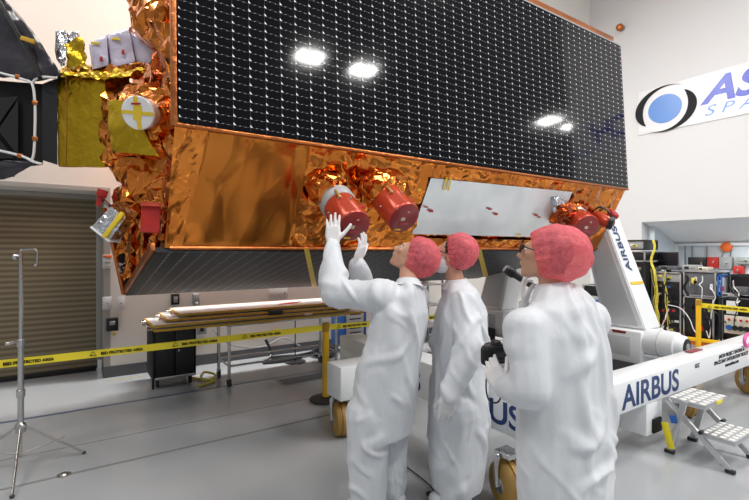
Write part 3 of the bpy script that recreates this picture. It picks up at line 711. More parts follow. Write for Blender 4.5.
text('JASON PROJECT SENTINEL-6\nSPACECRAFT INTEGRATION TROLLEY\nwww.airbus.com', (5.42, BY-.002, .565), (1, 0, 0), (0, 0, 1), .05, M['ink'], tr, 'small_lettering', bold=.0008, align='CENTER')
text('AIRBUS', (2.348, 3.62, .445), (0, -1, 0), (0, 0, 1), .22, M['navy'], tr, 'airbus_lettering', bold=.004, xs=1.08)
text('AIRBUS', (2.348, 2.62, .445), (0, -1, 0), (0, 0, 1), .22, M['navy'], tr, 'airbus_lettering', bold=.004, xs=1.08)
# inclined box arms; web face X = 5.54, flange faces the viewer
def arm(yb0, yb1, yt0, yt1, zb, zt, X0=5.545, X1=5.92):
    a = MB(); a.poly8([(X0, yb0, zb), (X1, yb0, zb), (X1, yb1, zb), (X0, yb1, zb)], [(X0, yt0, zt), (X1, yt0, zt), (X1, yt1, zt), (X0, yt1, zt)])
    bmesh.ops.bevel(a.bm, geom=a.bm.edges[:], offset=.012, segments=2, affect='EDGES')
    return a
arm1 = tp(arm(2.62, 3.12, 3.28, 3.55, .66, 2.45), 'arm')
# grey web inset
a = MB(); a.poly8([(5.538, 2.70, .70), (5.543, 2.70, .70), (5.543, 3.08, .70), (5.538, 3.08, .70)], [(5.538, 3.32, 2.4), (5.543, 3.32, 2.4), (5.543, 3.5, 2.4), (5.538, 3.5, 2.4)])
a.build('web_plate', M['grey_web'], arm1, smooth=False)
arm2 = tp(arm(4.75, 5.25, 4.35, 4.65, .66, 2.45), 'arm')
a = MB(); a.poly8([(5.538, 4.80, .70), (5.543, 4.80, .70), (5.543, 5.2, .70), (5.538, 5.2, .70)], [(5.538, 4.38, 2.4), (5.543, 4.38, 2.4), (5.543, 4.6, 2.4), (5.538, 4.6, 2.4)])
a.build('web_plate', M['grey_web'], arm2, smooth=False)
tp(MB().cyl((5.49, 3.95, 2.62), (5.93, 3.95, 2.62), .5, .5, 40), 'slewing_ring', M['white_paint'])
# arm lettering runs up the flange
fb = V((5.92, 2.62, .66)); ft = V((5.92, 3.28, 2.45)); fd = (ft-fb).normalized()
text('AIRBUS', V((5.74, 0, 0))+V((0, fb.lerp(ft, .385).y-.006, fb.lerp(ft, .385).z)), fd, (-1, 0, 0), .16, M['navy'], arm1, 'arm_lettering', bold=.003, xs=1.15)
yb = MB(); q = fb.lerp(ft, .30); yb.box((5.75, q.y-.004, q.z), (.30, .006, .035), Matrix.Rotation(-math.atan2(fd.y, fd.z), 3, 'X'), 0); yb.build('yellow_band', M['kapton'], arm1)
# base boxes and drive
bx1 = tp(MB().span((5.40, 2.60, .28), (5.96, 3.2, .655), .02), 'arm_base')
MB().span((5.395, 2.72, .36), (5.40, 3.02, .58), .001).build('hatch', M['grey_web'], bx1)
MB().box((5.397, 2.85, .63), (.006, .16, .03), None, .001).build('red_plate', M['red_face'], bx1)
bx2 = tp(MB().span((5.40, 4.6, .30), (5.96, 5.35, .655), .02), 'arm_base')
MB().span((5.39, 4.75, .34), (5.40, 5.2, .60), .001).build('hatch', M['grey_web'], bx2)
MB().capsule((5.38, 4.95, .52), (5.38, 4.95, .42), .09, .09).build('round_handle', M['white_paint'], bx2)
mo = MB(); mo.lathe((5.56, 2.62, .535), (0, -1, 0), [(0, .12), (.02, .15), (.28, .155), (.33, .15), (.34, .13), (.40, .12), (.42, .10)], 36); mo = tp(mo, 'drive_motor')
MB().lathe((5.56, 2.205, .535), (0, -1, 0), [(0, .095), (.012, .095), (.014, .06)], 32).build('motor_cap', M['black'], mo)
MB().lathe((5.56, 2.188, .535), (0, -1, 0), [(0, .045), (.006, .04)], 24).build('motor_badge', M['grey'], mo)
MB().lathe((5.56, 2.45, .535), (0, -1, 0), [(0, .158), (.01, .158)], 36).build('seam_ring', M['grey_web'], mo)
tp(MB().span((5.45, 2.25, .371), (5.7, 2.59, .40), .004), 'motor_plate')
tp(MB().span((4.85, 1.88, .623), (5.1, 1.94, .634), .003), 'red_strip', M['red_face'])
tp(MB().span((4.75, 2.6, .16), (5.35, 3.0, .30), .01), 'battery_or_void', M['black_matte'])  # black box put in for the dark void under the arm base
tp(MB().span((4.7, 4.7, .15), (5.35, 5.3, .40), .01), 'battery_or_void', M['black_matte'])
MB().tube([(8.05, BY-.02, .66), (8.0, BY-.05, .74), (7.9, BY-.05, .74)], .02, 8)
pk = MB(); c = onY(748, 340, BY-.02)
for i in range(14):
    pass
pts = [c+V((.10*math.cos(t), 0, .06*math.sin(t))) for t in [2*math.pi*i/14 for i in range(15)]]
tag(pk.tube(pts, .016, 8).build('strap_loop', M['pink']), 'bright pink loop on the right end of the white beam', 'strap')

# ================================================================== STEP STOOL
st = thing('step_stool', 'small silver aluminium two step stool in front of the lettered beam', 'step stool', (4.1, 1.5, 0))
def tread(x0, x1, y0, y1, z, name):
    s = MB().span((x0, y0, z-.035), (x1, y1, z), .006).build(name, M['alu'], st)
    t = MB(); nx, ny = 6, 4
    for i in range(nx):
        for j in range(ny):
            cx = x0+(i+.5)*(x1-x0)/nx; cy = y0+(j+.5)*(y1-y0)/ny
            t.box((cx, cy, z+.001), ((x1-x0)/nx*.62, (y1-y0)/ny*.62, .004), None, .001)
    t.build('grip_pattern', mat('grip_pale', (.80, .80, .76), .6), s)
TX0, TX1 = 3.90, 4.32
tread(TX0, TX1, 1.42, 1.68, .44, 'top_step'); tread(TX0-.0, TX1-.04, 1.24, 1.46, .235, 'lower_step')
for x in (TX0+.005, TX1-.005):
    l = MB().box(((x), 1.615, .215), (.028, .045, .46), Matrix.Rotation(math.radians(14), 3, 'X'), .004).build('rear_leg', M['alu'], st)
    a = V((x, 1.68, .42)); b = V((x, 1.27, .02))
    l = MB().box((a+b)/2, (.026, .04, (a-b).length), Matrix.Rotation(-math.atan2((a-b).y, (a-b).z), 3, 'X'), .004).build('front_leg', M['alu'], st)
    MB().box(b+V((0, .0, -.005)), (.036, .06, .026), None, .005).build('rubber_foot', M['rubber'], l)
    MB().box((x, 1.665, .014), (.036, .07, .028), None, .005).build('rubber_foot', M['rubber'], st)
    MB().cyl((x-.025, 1.45, .235), (x+.025, 1.45, .235), .014, .014, 12).build('pivot', M['black'], st)
MB().box((TX0-.012, 1.67, .14), (.014, .05, .2), Matrix.Rotation(math.radians(-14), 3, 'X'), .002).build('yellow_sticker', M['tape'], st)
MB().box((TX0-.012, 1.63, .28), (.014, .045, .06), Matrix.Rotation(math.radians(-14), 3, 'X'), .002).build('blue_sticker', M['blue'], st)
MB().box((TX0+.25, 1.418, .425), (.10, .006, .028), None, .001).build('yellow_sticker', M['tape'], st)

# ================================================================== LEFT STAND
PX0 = V((-.33, 4.18, 0)); 
sd = thing('tripod_stand', 'thin stainless steel tripod stand with small hook before the roller door', 'stand', PX0)
MB().cyl(PX0+V((0, 0, .30)), PX0+V((0, 0, .95)), .019, .019, 16).build('lower_pole', M['steel'], sd)
MB().cyl(PX0+V((0, 0, .93)), PX0+V((0, 0, 1.57)), .014, .014, 16).build('upper_pole', M['steel'], sd)
for z in (.92, .55):
    c_ = MB().lathe(PX0+V((0, 0, z-.03)), (0, 0, 1), [(0, .02), (.005, .027), (.055, .027), (.06, .02)], 20).build('collar', M['steel'], sd)
MB().capsule(PX0+V((-.02, -.02, .93)), PX0+V((-.075, -.04, .93)), .010, .014).build('knob', M['steel'], sd)
hub = MB().lathe(PX0+V((0, 0, .26)), (0, 0, 1), [(0, .02), (.01, .035), (.06, .035), (.08, .02)], 20).build('hub', M['steel'], sd)
for k, a in enumerate((P(84, 454, 3.53), P(12, 498, 2.9), PX0+V((-.42, .12, 0)))):
    a = V((a.x, a.y, 0)); d = (a-PX0).normalized(); foot = a+V((0, 0, .012))
    l = MB().cyl(PX0+d*.03+V((0, 0, .30)), foot, .009, .009, 10).build('leg', M['steel'], sd)
    MB().ell(foot, (.014, .014, .012)).build('foot', M['rubber'], l)
    MB().cyl(PX0+V((0, 0, .10)), PX0+d*.27+V((0, 0, .17)), .006, .006, 8).build('brace', M['steel'], sd)
MB().cyl(PX0+V((0, 0, .08)), PX0+V((0, 0, .30)), .010, .010, 12).build('centre_rod', M['steel'], sd)
h = MB(); T = PX0+V((0, 0, 1.56))
h.tube([T+V((-.04, 0, 0)), T+V((0, 0, .0)), T+V((.0, 0, .04)), T+RD*.05+V((0, 0, .045)), T+RD*.115+V((0, 0, .035)), T+RD*.115+V((0, 0, -.06)), T+RD*.10+V((0, 0, -.07))], .008, 8)
h.build('hook', M['steel'], sd)
MB().cyl(T-RD*.045+V((0, 0, -.01)), T-RD*.02+V((0, 0, -.01)), .022, .022, 16).build('hook_knob', M['alu'], sd)
tag(MB().lathe(P(64, 468, 3.2).xy.to_3d()*1.0, (0, 0, 1), [(0, .045), (.004, .045), (.006, .03), (.016, .022), (.018, .0)], 20).build('floor_fitting', M['steel']), 'small round metal fitting on floor beside the tripod stand', 'fitting')

# ================================================================== BARRIER POSTS + TAPE
TY = 4.29
def post(x, y, h, label, z0=0):
    t = thing('barrier_post', label, 'post', (x, y, 0))
    MB().lathe((x, y, 0), (0, 0, 1), [(0, .17), (.012, .175), (.022, .165), (.035, .06), (.04, .04)], 36).build('base', M['rubber'], t)
    MB().lathe((x, y, .035), (0, 0, 1), [(0, .036), (h-.04, .036)], 24).build('pole', M['yellow'], t)
    MB().lathe((x, y, h-.09), (0, 0, 1), [(0, .039), (.085, .039), (.095, .030)], 24).build('cap', mat('amber_cap', (.45, .25, .02), .4), t)
    return t
post(2.23, TY, .82, 'yellow barrier post on round black base at left of the workers')
p2x, p2y = 8.0, 3.0
q = P(698.5, 352, 7.0)
post(q.x, q.y, .83, 'yellow barrier post behind the lettered beam before the equipment racks')
def tape(p0, p1, hgt, label, words=True, start=.2, step=.62):
    p0, p1 = V(p0), V(p1); d = (p1-p0).normalized(); n = V((d.y, -d.x, 0)).normalized()
    if n.dot(CAM-p0) < 0: n = -n
    bm = MB(); L = (p1-p0).length; ns = 24; up = V((0, 0, hgt/2))
    sagf = lambda u: V((0, 0, -.02*math.sin(math.pi*u)))
    for i in range(ns):
        a = p0+d*L*i/ns+sagf(i/ns); b = p0+d*L*(i+1)/ns+sagf((i+1)/ns)
        vs = [bm.bm.verts.new(q_) for q_ in (a-up, b-up, b+up, a+up)]; bm.bm.faces.new(vs)
    bmesh.ops.remove_doubles(bm.bm, verts=bm.bm.verts, dist=.0001)
    t = thing('barrier_tape', label, 'tape', (p0+p1)/2)
    bm.build('band', M['tape'], t)
    if words:
        xd = d if d.dot(RD) > 0 else -d; s0 = p0 if xd is d else p1
        k = start
        while k < L-.6:
            u = (k+.2)/L; o = s0+xd*k+n*.003+V((0, 0, -hgt*.22))+sagf(u)
            tm = MB(); w_ = hgt*.75
            tm.tube([o+xd*0, o+xd*w_, o+xd*w_/2+V((0, 0, hgt*.55)), o], .003, 4, smooth=False); tm.build('warning_triangle', M['ink'], t, smooth=False)
            text('ESD PROTECTED AREA', o+xd*(w_+.03), xd, (0, 0, 1), hgt*.5, M['ink'], t, 'tape_lettering', bold=.0012)
            k += step
    return t
zt = .775
tape((-3.2, TY+.037, zt), (2.195, TY+.0, zt), .060, 'yellow warning tape stretched across the roller door and table')
tape((2.266, TY, zt), (4.6, TY+.0, zt), .060, 'yellow warning tape running behind the workers', start=.1)
qq = V((q.x, q.y, 0))
tape((q.x+.037, q.y-.0, .74), (q.x+.6, q.y-2.2, .70), .075, 'yellow warning tape stretched in front of the equipment racks', start=.1)
lb = thing('floor_barrier', 'low yellow and orange barrier rail on the floor before the racks', 'barrier', (q.x+.3, q.y-.3, 0))
MB().box((q.x+.5, q.y-.7, .13), (.05, 3.2, .06), Matrix.Rotation(.1, 3, 'Z'), .008).build('rail', M['yellow'], lb)
MB().box((q.x+.53, q.y-.72, .065), (.05, 3.2, .06), Matrix.Rotation(.1, 3, 'Z'), .008).build('lower_rail', M['orange'], lb)
for k in (-1.4, 0, 1.4): MB().box((q.x+.52-k*.1, q.y-.7+k, .05), (.12, .06, .10), None, .006).build('foot', M['rubber'], lb)
cn = P(686, 352, 6.9); 
tag(MB().lathe((cn.x, cn.y, 0), (0, 0, 1), [(0, .14), (.02, .14), (.022, .09), (.10, .02), (.102, .0)], 20).build('floor_marker', M['orange']), 'orange low cone lying before the equipment racks', 'cone')

# ================================================================== TABLE + BOARDS + BLACK CART
tb = thing('worktable', 'long stainless steel table on castors under a stack of amber edged boards', 'table', (2.2, 5.55, 0))
x0, x1, y0, y1 = 1.50, 2.92, 5.32, 5.78; zt_ = .74
MB().span((x0-.03, y0-.03, zt_-.035), (x1+.15, y1+.03, zt_), .006).build('tabletop', M['steel'], tb)
for (x, y) in ((x0, y0), (x1, y0), (x0, y1), (x1, y1)):
    l = MB().cyl((x, y, .09), (x, y, zt_-.03), .019, .019, 14).build('leg', M['steel'], tb)
    cs = MB(); cs.cyl((x-.016, y, .05), (x+.016, y, .05), .05, .05, 20); cs.build('castor', M['rubber'], l)
    MB().box((x, y, .095), (.045, .05, .035), None, .004).build('castor_bracket', M['steel'], l)
for a, b in (((x0, y0), (x1, y0)), ((x0, y1), (x1, y1)), ((x0, y0), (x0, y1)), ((x1, y0), (x1, y1))):
    MB().cyl((*a, .24), (*b, .24), .012, .012, 10).build('stretcher', M['steel'], tb)
M['board'] = mat('white_board', (.66, .68, .69), .5)
def board(c, L, Wd, z, rot, label, th=.028):
    R = Matrix.Rotation(rot, 3, 'Z'); c = V((c[0], c[1], z+th/2))
    t = thing('panel_board', label, 'panel', c, 'flat amber edged boards stacked on the steel table')
    MB().box(c, (L-.02, Wd-.02, th*.96), R, .002).build('sheet', M['board'], t)
    for sx, sy, w_, h_ in ((0, -1, L, .02), (0, 1, L, .02), (-1, 0, .02, Wd), (1, 0, .02, Wd)):
        MB().box(c+R @ V((sx*(L/2-.005), sy*(Wd/2-.005), 0)), (w_, h_, th), R, .003).build('edge', M['orange_edge'], t)
    for k in (-1, 1):
        hc = c+R @ V((-L/2-.03, k*Wd*.3, 0))
        MB().tube([hc+R @ V((.03, -.04, 0)), hc+R @ V((-.02, -.04, 0)), hc+R @ V((-.02, .04, 0)), hc+R @ V((.03, .04, 0))], .008, 6).build('handle', M['steel'], t)
    return t
board((1.98, 5.48), 2.58, .62, .742, 0, 'lowest amber edged board of the stack on the steel table')
board((1.87, 5.50), 2.40, .62, .785, .02, 'second lowest amber edged board of the stack on the steel table')
board((2.0, 5.56), 2.35, .62, .826, -.015, 'second highest amber edged board of the stack on the steel table')
tb_ = board((2.10, 5.60), 2.30, .62, .872, .0, 'topmost amber edged board of the stack, red strips on it')
bk = MB()
for xx in (1.1, 2.0, 2.9):
    for yy in (5.35, 5.8):
        for z0_, z1_ in ((.7705, .7845), (.8135, .8255), (.8545, .8715)): bk.span((xx-.03, yy-.03, z0_), (xx+.03, yy+.03, z1_), 0)
spc = bk.build('spacer', M['black'], tb_, smooth=False)
for i in range(3):
    MB().box((2.3+.06*i, 5.50+.05*i, .902), (.26, .03, .004), Matrix.Rotation(.1*i, 3, 'Z'), .001).build('red_strip', M['red_plastic'], tb_)
tag(MB().span((1.95, 5.20, .815), (2.12, 5.25, .87), .004).build('black_clamp', M['black']), 'black clamp on the long edge of the board stack', 'clamp')
tag(MB().ell((2.45, 5.19, .79), (.06, .03, .014)).build('cloth', M['white_paint']), 'small folded white cloth on the edge of the boards', 'cloth')

ct = thing('equipment_cart', 'black equipment cabinet on castors under the left end of the boards', 'cabinet', (.98, 5.95, 0))
MB().span((.74, 5.72, .09), (1.22, 6.2, .70), .012).build('cabinet', M['black_matte'], ct)
MB().span((.77, 5.705, .12), (.97, 5.719, .68), .004).build('door', M['black'], ct); MB().span((.99, 5.705, .12), (1.19, 5.719, .68), .004).build('door', M['black'], ct)
MB().span((.735, 5.70, .0), (.76, 5.72, .70), .004).build('corner_strip', M['black'], ct)
MB().span((.76, 5.68, .10), (1.2, 5.705, .13), .004).build('bumper', M['steel'], ct)
MB().capsule((1.02, 5.70, .42), (1.02, 5.685, .42), .018, .018).build('lock', M['steel'], ct)
for x in (.80, 1.16):
    for y in (5.77, 6.14): MB().cyl((x-.015, y, .042), (x+.015, y, .042), .042, .042, 18).build('castor', M['rubber'], ct)
# blue and white cabinet right of the table
bc = thing('electronics_cabinet', 'blue and white electronics cabinet against the wall beyond the yellow post', 'cabinet', (3.6, 6.1, 0))
MB().span((3.42, 5.95, .12), (3.78, 6.35, .80), .01).build('cabinet', M['board'], bc)
MB().span((3.40, 5.94, .12), (3.44, 6.36, .81), .004).build('blue_post', M['blue'], bc); MB().span((3.76, 5.94, .12), (3.80, 6.36, .81), .004).build('blue_post', M['blue'], bc)
MB().span((3.42, 5.93, .12), (3.78, 5.95, .16), .004).build('blue_rail', M['blue'], bc)
for i in range(7): MB().span((3.5, 5.938, .25+i*.07), (3.7, 5.949, .265+i*.07), .001).build('vent_slot', M['ink'], bc)
for x in (3.46, 3.74):
    for y in (6.0, 6.3): MB().cyl((x-.015, y, .05), (x+.015, y, .05), .05, .05, 18).build('castor', M['rubber'], bc)
# white shelf unit with items, between the two men at left
sh = thing('shelf_rack', 'grey metal shelf rack against the wall seen between the workers', 'shelf', (5.0, 6.2, 0))
for x in (4.55, 5.45):
    for y in (6.0, 6.4): MB().span((x-.015, y-.015, 0), (x+.015, y+.015, 1.35), .002).build('upright', M['grey'], sh)
for z in (.25, .62, .98): MB().span((4.53, 5.98, z), (5.47, 6.42, z+.025), .003).build('shelf_board', M['grey_web'], sh)
def item(c, size, m, nm, lab, cat, rnd=False):
    if rnd: o = MB().lathe(c, (0, 0, 1), [(0, size[0]), (size[2]*.75, size[0]), (size[2]*.85, size[0]*.8), (size[2], size[0]*.8)], 18).build(nm, m)
    else: o = MB().box(V(c)+V((0, 0, size[2]/2)), size, None, .006).build(nm, m)
    return tag(o, lab, cat)
item((4.72, 6.1, 1.006), (.07, .07, .25), M['alu'], 'canister', 'silver canister at the left on the upper rack shelf', 'canister', True)
item((4.92, 6.1, 1.006), (.07, .07, .24), M['board'], 'canister', 'white canister in the middle of the upper rack shelf', 'canister', True)
item((5.13, 6.1, 1.006), (.06, .07, .22), M['alu'], 'canister', 'silver canister at the right on the upper rack shelf', 'canister', True)
item((4.85, 6.25, 1.30), (.34, .2, .07), M['blue'], 'storage_box', 'flat blue storage box on top of the shelf rack', 'box')
MB().span((4.53, 5.98, 1.275), (5.47, 6.42, 1.298), .003).build('shelf_board', M['board'], sh)
item((4.8, 6.15, .646), (.4, .3, .12), M['black'], 'storage_box', 'black storage box on the middle rack shelf', 'box')
item((4.8, 6.15, .276), (.5, .3, .2), M['black'], 'storage_box', 'black storage box on the lowest rack shelf', 'box')
# wall fittings
def wallbox(px, py, w_, h_, m, nm, lab, cat, dep=.05, parts=None):
    c = onY(px, py, WY); t = thing(nm, lab, cat, c)
    MB().span((c.x-w_/2, WY-dep, c.z-h_/2), (c.x+w_/2, WY-.007, c.z+h_/2), .004).build('housing', m, t)
    if parts:
        for (dx, dz, w2, h2, m2, n2_) in parts: MB().span((c.x+dx-w2/2, WY-dep-.012, c.z+dz-h2/2), (c.x+dx+w2/2, WY-dep, c.z+dz+h2/2), .002).build(n2_, m2, t)
    return t
wallbox(112, 324, .13, .16, M['black'], 'wall_socket', 'black electrical socket box with orange tag beside the roller door', 'socket', .07, [(0, .02, .06, .05, M['grey'], 'cover'), (.02, -.11, .03, .05, M['orange_edge'], 'tag')])
wallbox(107, 303, .10, .16, M['board'], 'wall_plate', 'white blank wall plate above the black socket at left', 'plate', .012, [(0, 0, .02, .02, M['grey'], 'screw')])
wallbox(121, 303, .08, .16, M['board'], 'wall_plate', 'narrow white wall plate right of the black socket', 'plate', .012, [(0, 0, .02, .02, M['grey'], 'screw')])
wallbox(107.5, 261.5, .11, .17, M['board'], 'wall_notice', 'white safety notice with orange header beside the roller door', 'notice', .009, [(0, .065, .10, .03, M['orange'], 'header'), (0, .0, .06, .05, mat('notice_grey', (.45, .45, .45), .5), 'pictogram'), (0, -.055, .08, .012, mat('notice_grey2', (.45, .45, .45), .5), 'text_block')])
wallbox(174.5, 299, .10, .14, M['black'], 'wall_phone', 'black box on the wall just above the board stack', 'box', .08, [(0, 0, .05, .08, M['grey'], 'cradle')])
wallbox(195, 299, .08, .15, M['grey'], 'hand_sanitiser', 'grey rounded dispenser on the wall above the board stack', 'dispenser', .10, [(0, -.05, .04, .03, M['white_paint'], 'nozzle')])
wallbox(201, 329, .12, .13, M['grey'], 'wall_socket', 'grey socket box on the wall behind the black cabinet', 'socket', .06, [(0, 0, .05, .05, M['black'], 'outlet')])
wallbox(275, 331, .14, .05, M['kapton'], 'wall_strip', 'yellow label strip low on the wall behind the steel table', 'label', .012, [(0, 0, .08, .012, M['ink'], 'print_line')])
wallbox(278, 293, .30, .16, M['board'], 'wall_cabinet', 'flat white access panel on the wall above the boards', 'panel', .02, [(.10, 0, .02, .04, M['grey'], 'latch')])
tag(MB().tube([onY(213, 330, 6.4), onY(232, 345, 6.3), onY(262, 347, 6.35), onY(283, 338, 6.45), onY(300, 346, 6.4)], .010, 6).build('hose', M['grey']), 'grey hose hanging low on the wall behind the steel table', 'hose')
tag(MB().tube([V((2.3, 6.3, .30)), V((2.35, 6.2, .1)), V((2.2, 6.1, .02)), V((2.6, 6.05, .02)), V((2.8, 6.2, .02)), V((2.4, 6.3, .03)), V((2.5, 6.1, .04)), V((3.0, 6.2, .05))], .022, 8).build('hose', M['black']), 'black hose coiled on floor beneath the steel table', 'hose')
tag(MB().tube([V((3.0, 6.05, .03)), V((3.15, 6.25, .05)), V((3.3, 6.05, .03)), V((3.1, 5.9, .03)), V((2.95, 6.1, .07)), V((3.2, 6.2, .09)), V((3.3, 6.0, .10))], .03, 8).build('hose', M['black']), 'thick black hose heap on floor left of blue cabinet', 'hose')
tag(MB().tube([V((1.2, 5.9, .02)), V((1.36, 5.7, .015)), V((1.45, 5.75, .05)), V((1.33, 5.8, .09)), V((1.27, 5.65, .05)), V((1.4, 5.6, .02)), V((1.2, 5.5, .015))], .014, 8).build('cable', M['yellow_cable']), 'yellow cable coiled on floor beside the black cabinet', 'cable')
lp = thing('floor_lamp_stand', 'thin black stand with flat round foot behind the steel table', 'stand', (2.55, 5.98, 0))
MB().lathe((2.62, 5.98, 0), (0, 0, 1), [(0, .15), (.012, .15), (.02, .03)], 24).build('foot', M['black'], lp); MB().cyl((2.62, 5.98, .01), (2.62, 5.98, .7), .008, .008, 8).build('pole', M['black'], lp)

# ================================================================== RIGHT EQUIPMENT RACKS
def rackbox(ya, yb, za, zb, X=8.6, dep=.6, nm='equipment_rack', lab='', frame=M['alu'], fill=M['black'], devs=0, shelves=0, cat='rack', seed=0):
    rnd = random.Random(seed)
    t = thing(nm, lab, cat, (X+dep/2, (ya+yb)/2, za))
    k = .022
    f = MB()
    for y in (ya+k/2, yb-k/2):
        for x in (X+k/2, X+dep-k/2): f.span((x-k/2, y-k/2, za), (x+k/2, y+k/2, zb), .002)
    for z in (za+k/2+.0, zb-k/2):
        for x in (X+k/2, X+dep-k/2): f.span((x-k/2, ya, z-k/2), (x+k/2, yb, z+k/2), .002)
        for y in (ya+k/2, yb-k/2): f.span((X, y-k/2, z-k/2), (X+dep, y+k/2, z+k/2), .002)
    f.build('frame', frame, t)
    MB().span((X+.06, ya+k, za+k), (X+dep-.01, yb-k, zb-k), .003).build('inner_case', fill, t)
    h = (zb-za-2*k)/max(devs, 1)
    for i in range(devs):
        z0 = za+k+i*h; m = rnd.choice([M['grey'], M['black'], M['black'], M['black_matte'], M['base']])
        d = MB().span((X+.02, ya+k+.005, z0+.006), (X+.058, yb-k-.005, z0+h-.006), .003).build('front_panel', m, t)
        for j in range(rnd.randint(3, 6)):
            yy = ya+k+.04+rnd.random()*(yb-ya-2*k-.08); zz = z0+h*.3+rnd.random()*h*.4
            MB().box((X+.016, yy, zz), (.012, .03+rnd.random()*.04, h*.25), None, .002).build('module', rnd.choice([M['red_plastic'], M['steel'], M['blue'], M['board'], M['black'], M['yellow_cable']]), d)
    return t
Y = lambda px: onX(px, 250, 8.6).y
def ZZ(px, py): return onX(px, py, 8.6).z
rackbox(Y(681), Y(651), .12, ZZ(665, 272), lab='open aluminium rack of electronics with yellow cables at left', devs=7, seed=1)
rackbox(Y(716), Y(683), ZZ(699, 297)+.01, ZZ(699, 271), lab='silver framed black case on top of the middle rack', devs=1, seed=5)
rackbox(Y(714), Y(683), .10, ZZ(699, 297), lab='clear wrapped open rack below the silver framed black case', devs=2, seed=3)
rackbox(Y(790), Y(720), .10, ZZ(735, 299), lab='black console with beige control panel at far right', frame=M['black'], devs=0)
bp_ = thing('control_panel', 'beige control panel with round dials on the black console', 'panel', (8.58, Y(738), .4))
MB().span((8.565, Y(762), ZZ(738, 334)), (8.598, Y(725), ZZ(738, 316)), .004).build('face_plate', M['beige_dev'], bp_)
for px in (730, 736, 742, 748):
    MB().cyl((8.54, Y(px), ZZ(738, 328)), (8.565, Y(px), ZZ(738, 328)), .04, .04, 18).build('dial', M['black'] if px > 733 else M['blue'], bp_)
    MB().cyl((8.55, Y(px), ZZ(738, 320)), (8.565, Y(px), ZZ(738, 320)), .018, .018, 12).build('button', M['red_plastic'], bp_)
tag(MB().span((8.57, Y(738), ZZ(733, 314)), (8.598, Y(727), ZZ(733, 301)), .002).build('paper_sheet', M['board']), 'white paper sheet taped to the black console', 'paper')
rackbox(Y(722), Y(717), ZZ(718, 297)+.01, ZZ(718, 275), lab='narrow blue and white instrument beside the silver framed case', frame=M['blue'], fill=M['board'], devs=1, nm='instrument', cat='instrument', seed=8)
rackbox(Y(775), Y(724), ZZ(738, 298)+.01, ZZ(738, 275), X=8.75, dep=.4, lab='wide black monitor standing on the black console', frame=M['black'], fill=M['black'], nm='monitor', cat='monitor')
def monitor(pxa, pxb, pya, pyb, X, lab, nm='monitor'):
    a = onX(pxa, pyb, X); b = onX(pxb, pya, X); t = thing(nm, lab, 'monitor', ((a+b)/2))
    zb = min(a.z, onX(pxb, pyb, X).z)
    MB().span((X, b.y, zb), (X+.04, a.y, b.z), .006).build('casing', M['black'], t)
    MB().span((X-.004, b.y+.02, zb+.02), (X, a.y-.02, b.z-.02), .001).build('screen', mat('screen_dark', (.012, .013, .018), .15), t)
    MB().span((X+.041, (a.y+b.y)/2-.05, zb-.12), (X+.07, (a.y+b.y)/2+.05, zb+.05), .003).build('neck', M['black'], t)
    MB().span((X-.04, (a.y+b.y)/2-.12, zb-.135), (X+.14, (a.y+b.y)/2+.12, zb-.12), .003).build('foot', M['black'], t)
monitor(655.5, 678, 252, 266.5, 8.9, 'black monitor on top of the aluminium rack with yellow cables')
rackbox(Y(651), Y(622), .1, ZZ(637, 262), X=8.4, lab='black equipment rack behind the inclined white arm', devs=6, seed=11, frame=M['black'])
rackbox(Y(650), Y(622), ZZ(637, 262)+.01, ZZ(637, 251), X=8.42, dep=.5, lab='grey instrument with round knobs on the rack behind the arm', devs=1, seed=13, nm='instrument', cat='instrument', frame=M['grey'])
rackbox(Y(649), Y(622), ZZ(637, 251)+.015, ZZ(637, 240), X=8.44, dep=.5, lab='topmost black instrument on the rack behind the arm', devs=1, seed=14, nm='instrument', cat='instrument', frame=M['black'])
rackbox(Y(618), Y(585), .1, ZZ(600, 285), X=8.5, lab='low open rack of electronics right of the nearest worker', devs=4, seed=21)
rnd = random.Random(4)
for i in range(7):
    x0 = 652+rnd.random()*14; pts = []
    for k in range(6): pts.append(onX(x0+rnd.uniform(-1.5, 1.5)+k*.8, 270+k*11+rnd.uniform(-2, 2), 8.56-.03*rnd.random()))
    tag(MB().tube(pts, .0065, 6).build('cable', M['yellow_cable']), 'yellow cable hanging down the front of the aluminium rack', 'cable', 'yellow cables hanging on the aluminium rack')
tag(MB().tube([onX(668, 305, 8.5), onX(680, 308, 8.45), onX(689, 318, 8.4), onX(694, 330, 8.4), onX(700, 336, 8.4)], .007, 6).build('cable', M['white_cable']), 'thin white cable looping across the racks to the yellow post', 'cable')
for i, (pa, pb, ya, yb, lab) in enumerate(((649, 657, 240, 275, 'pale cable bundle hanging beside the topmost instrument'), (682, 690, 275, 296, 'black cable bundle hanging between the two racks'))):
    pts = [onX(pa+(pb-pa)*(.5+.22*math.sin(k*.9)), ya+(yb-ya)*k/9, 8.38+.1*i) for k in range(10)]
    tag(MB().tube(pts, .02, 6).build('cable_bundle', M['yellow_cable'] if i == 0 else M['black']), lab, 'cable')
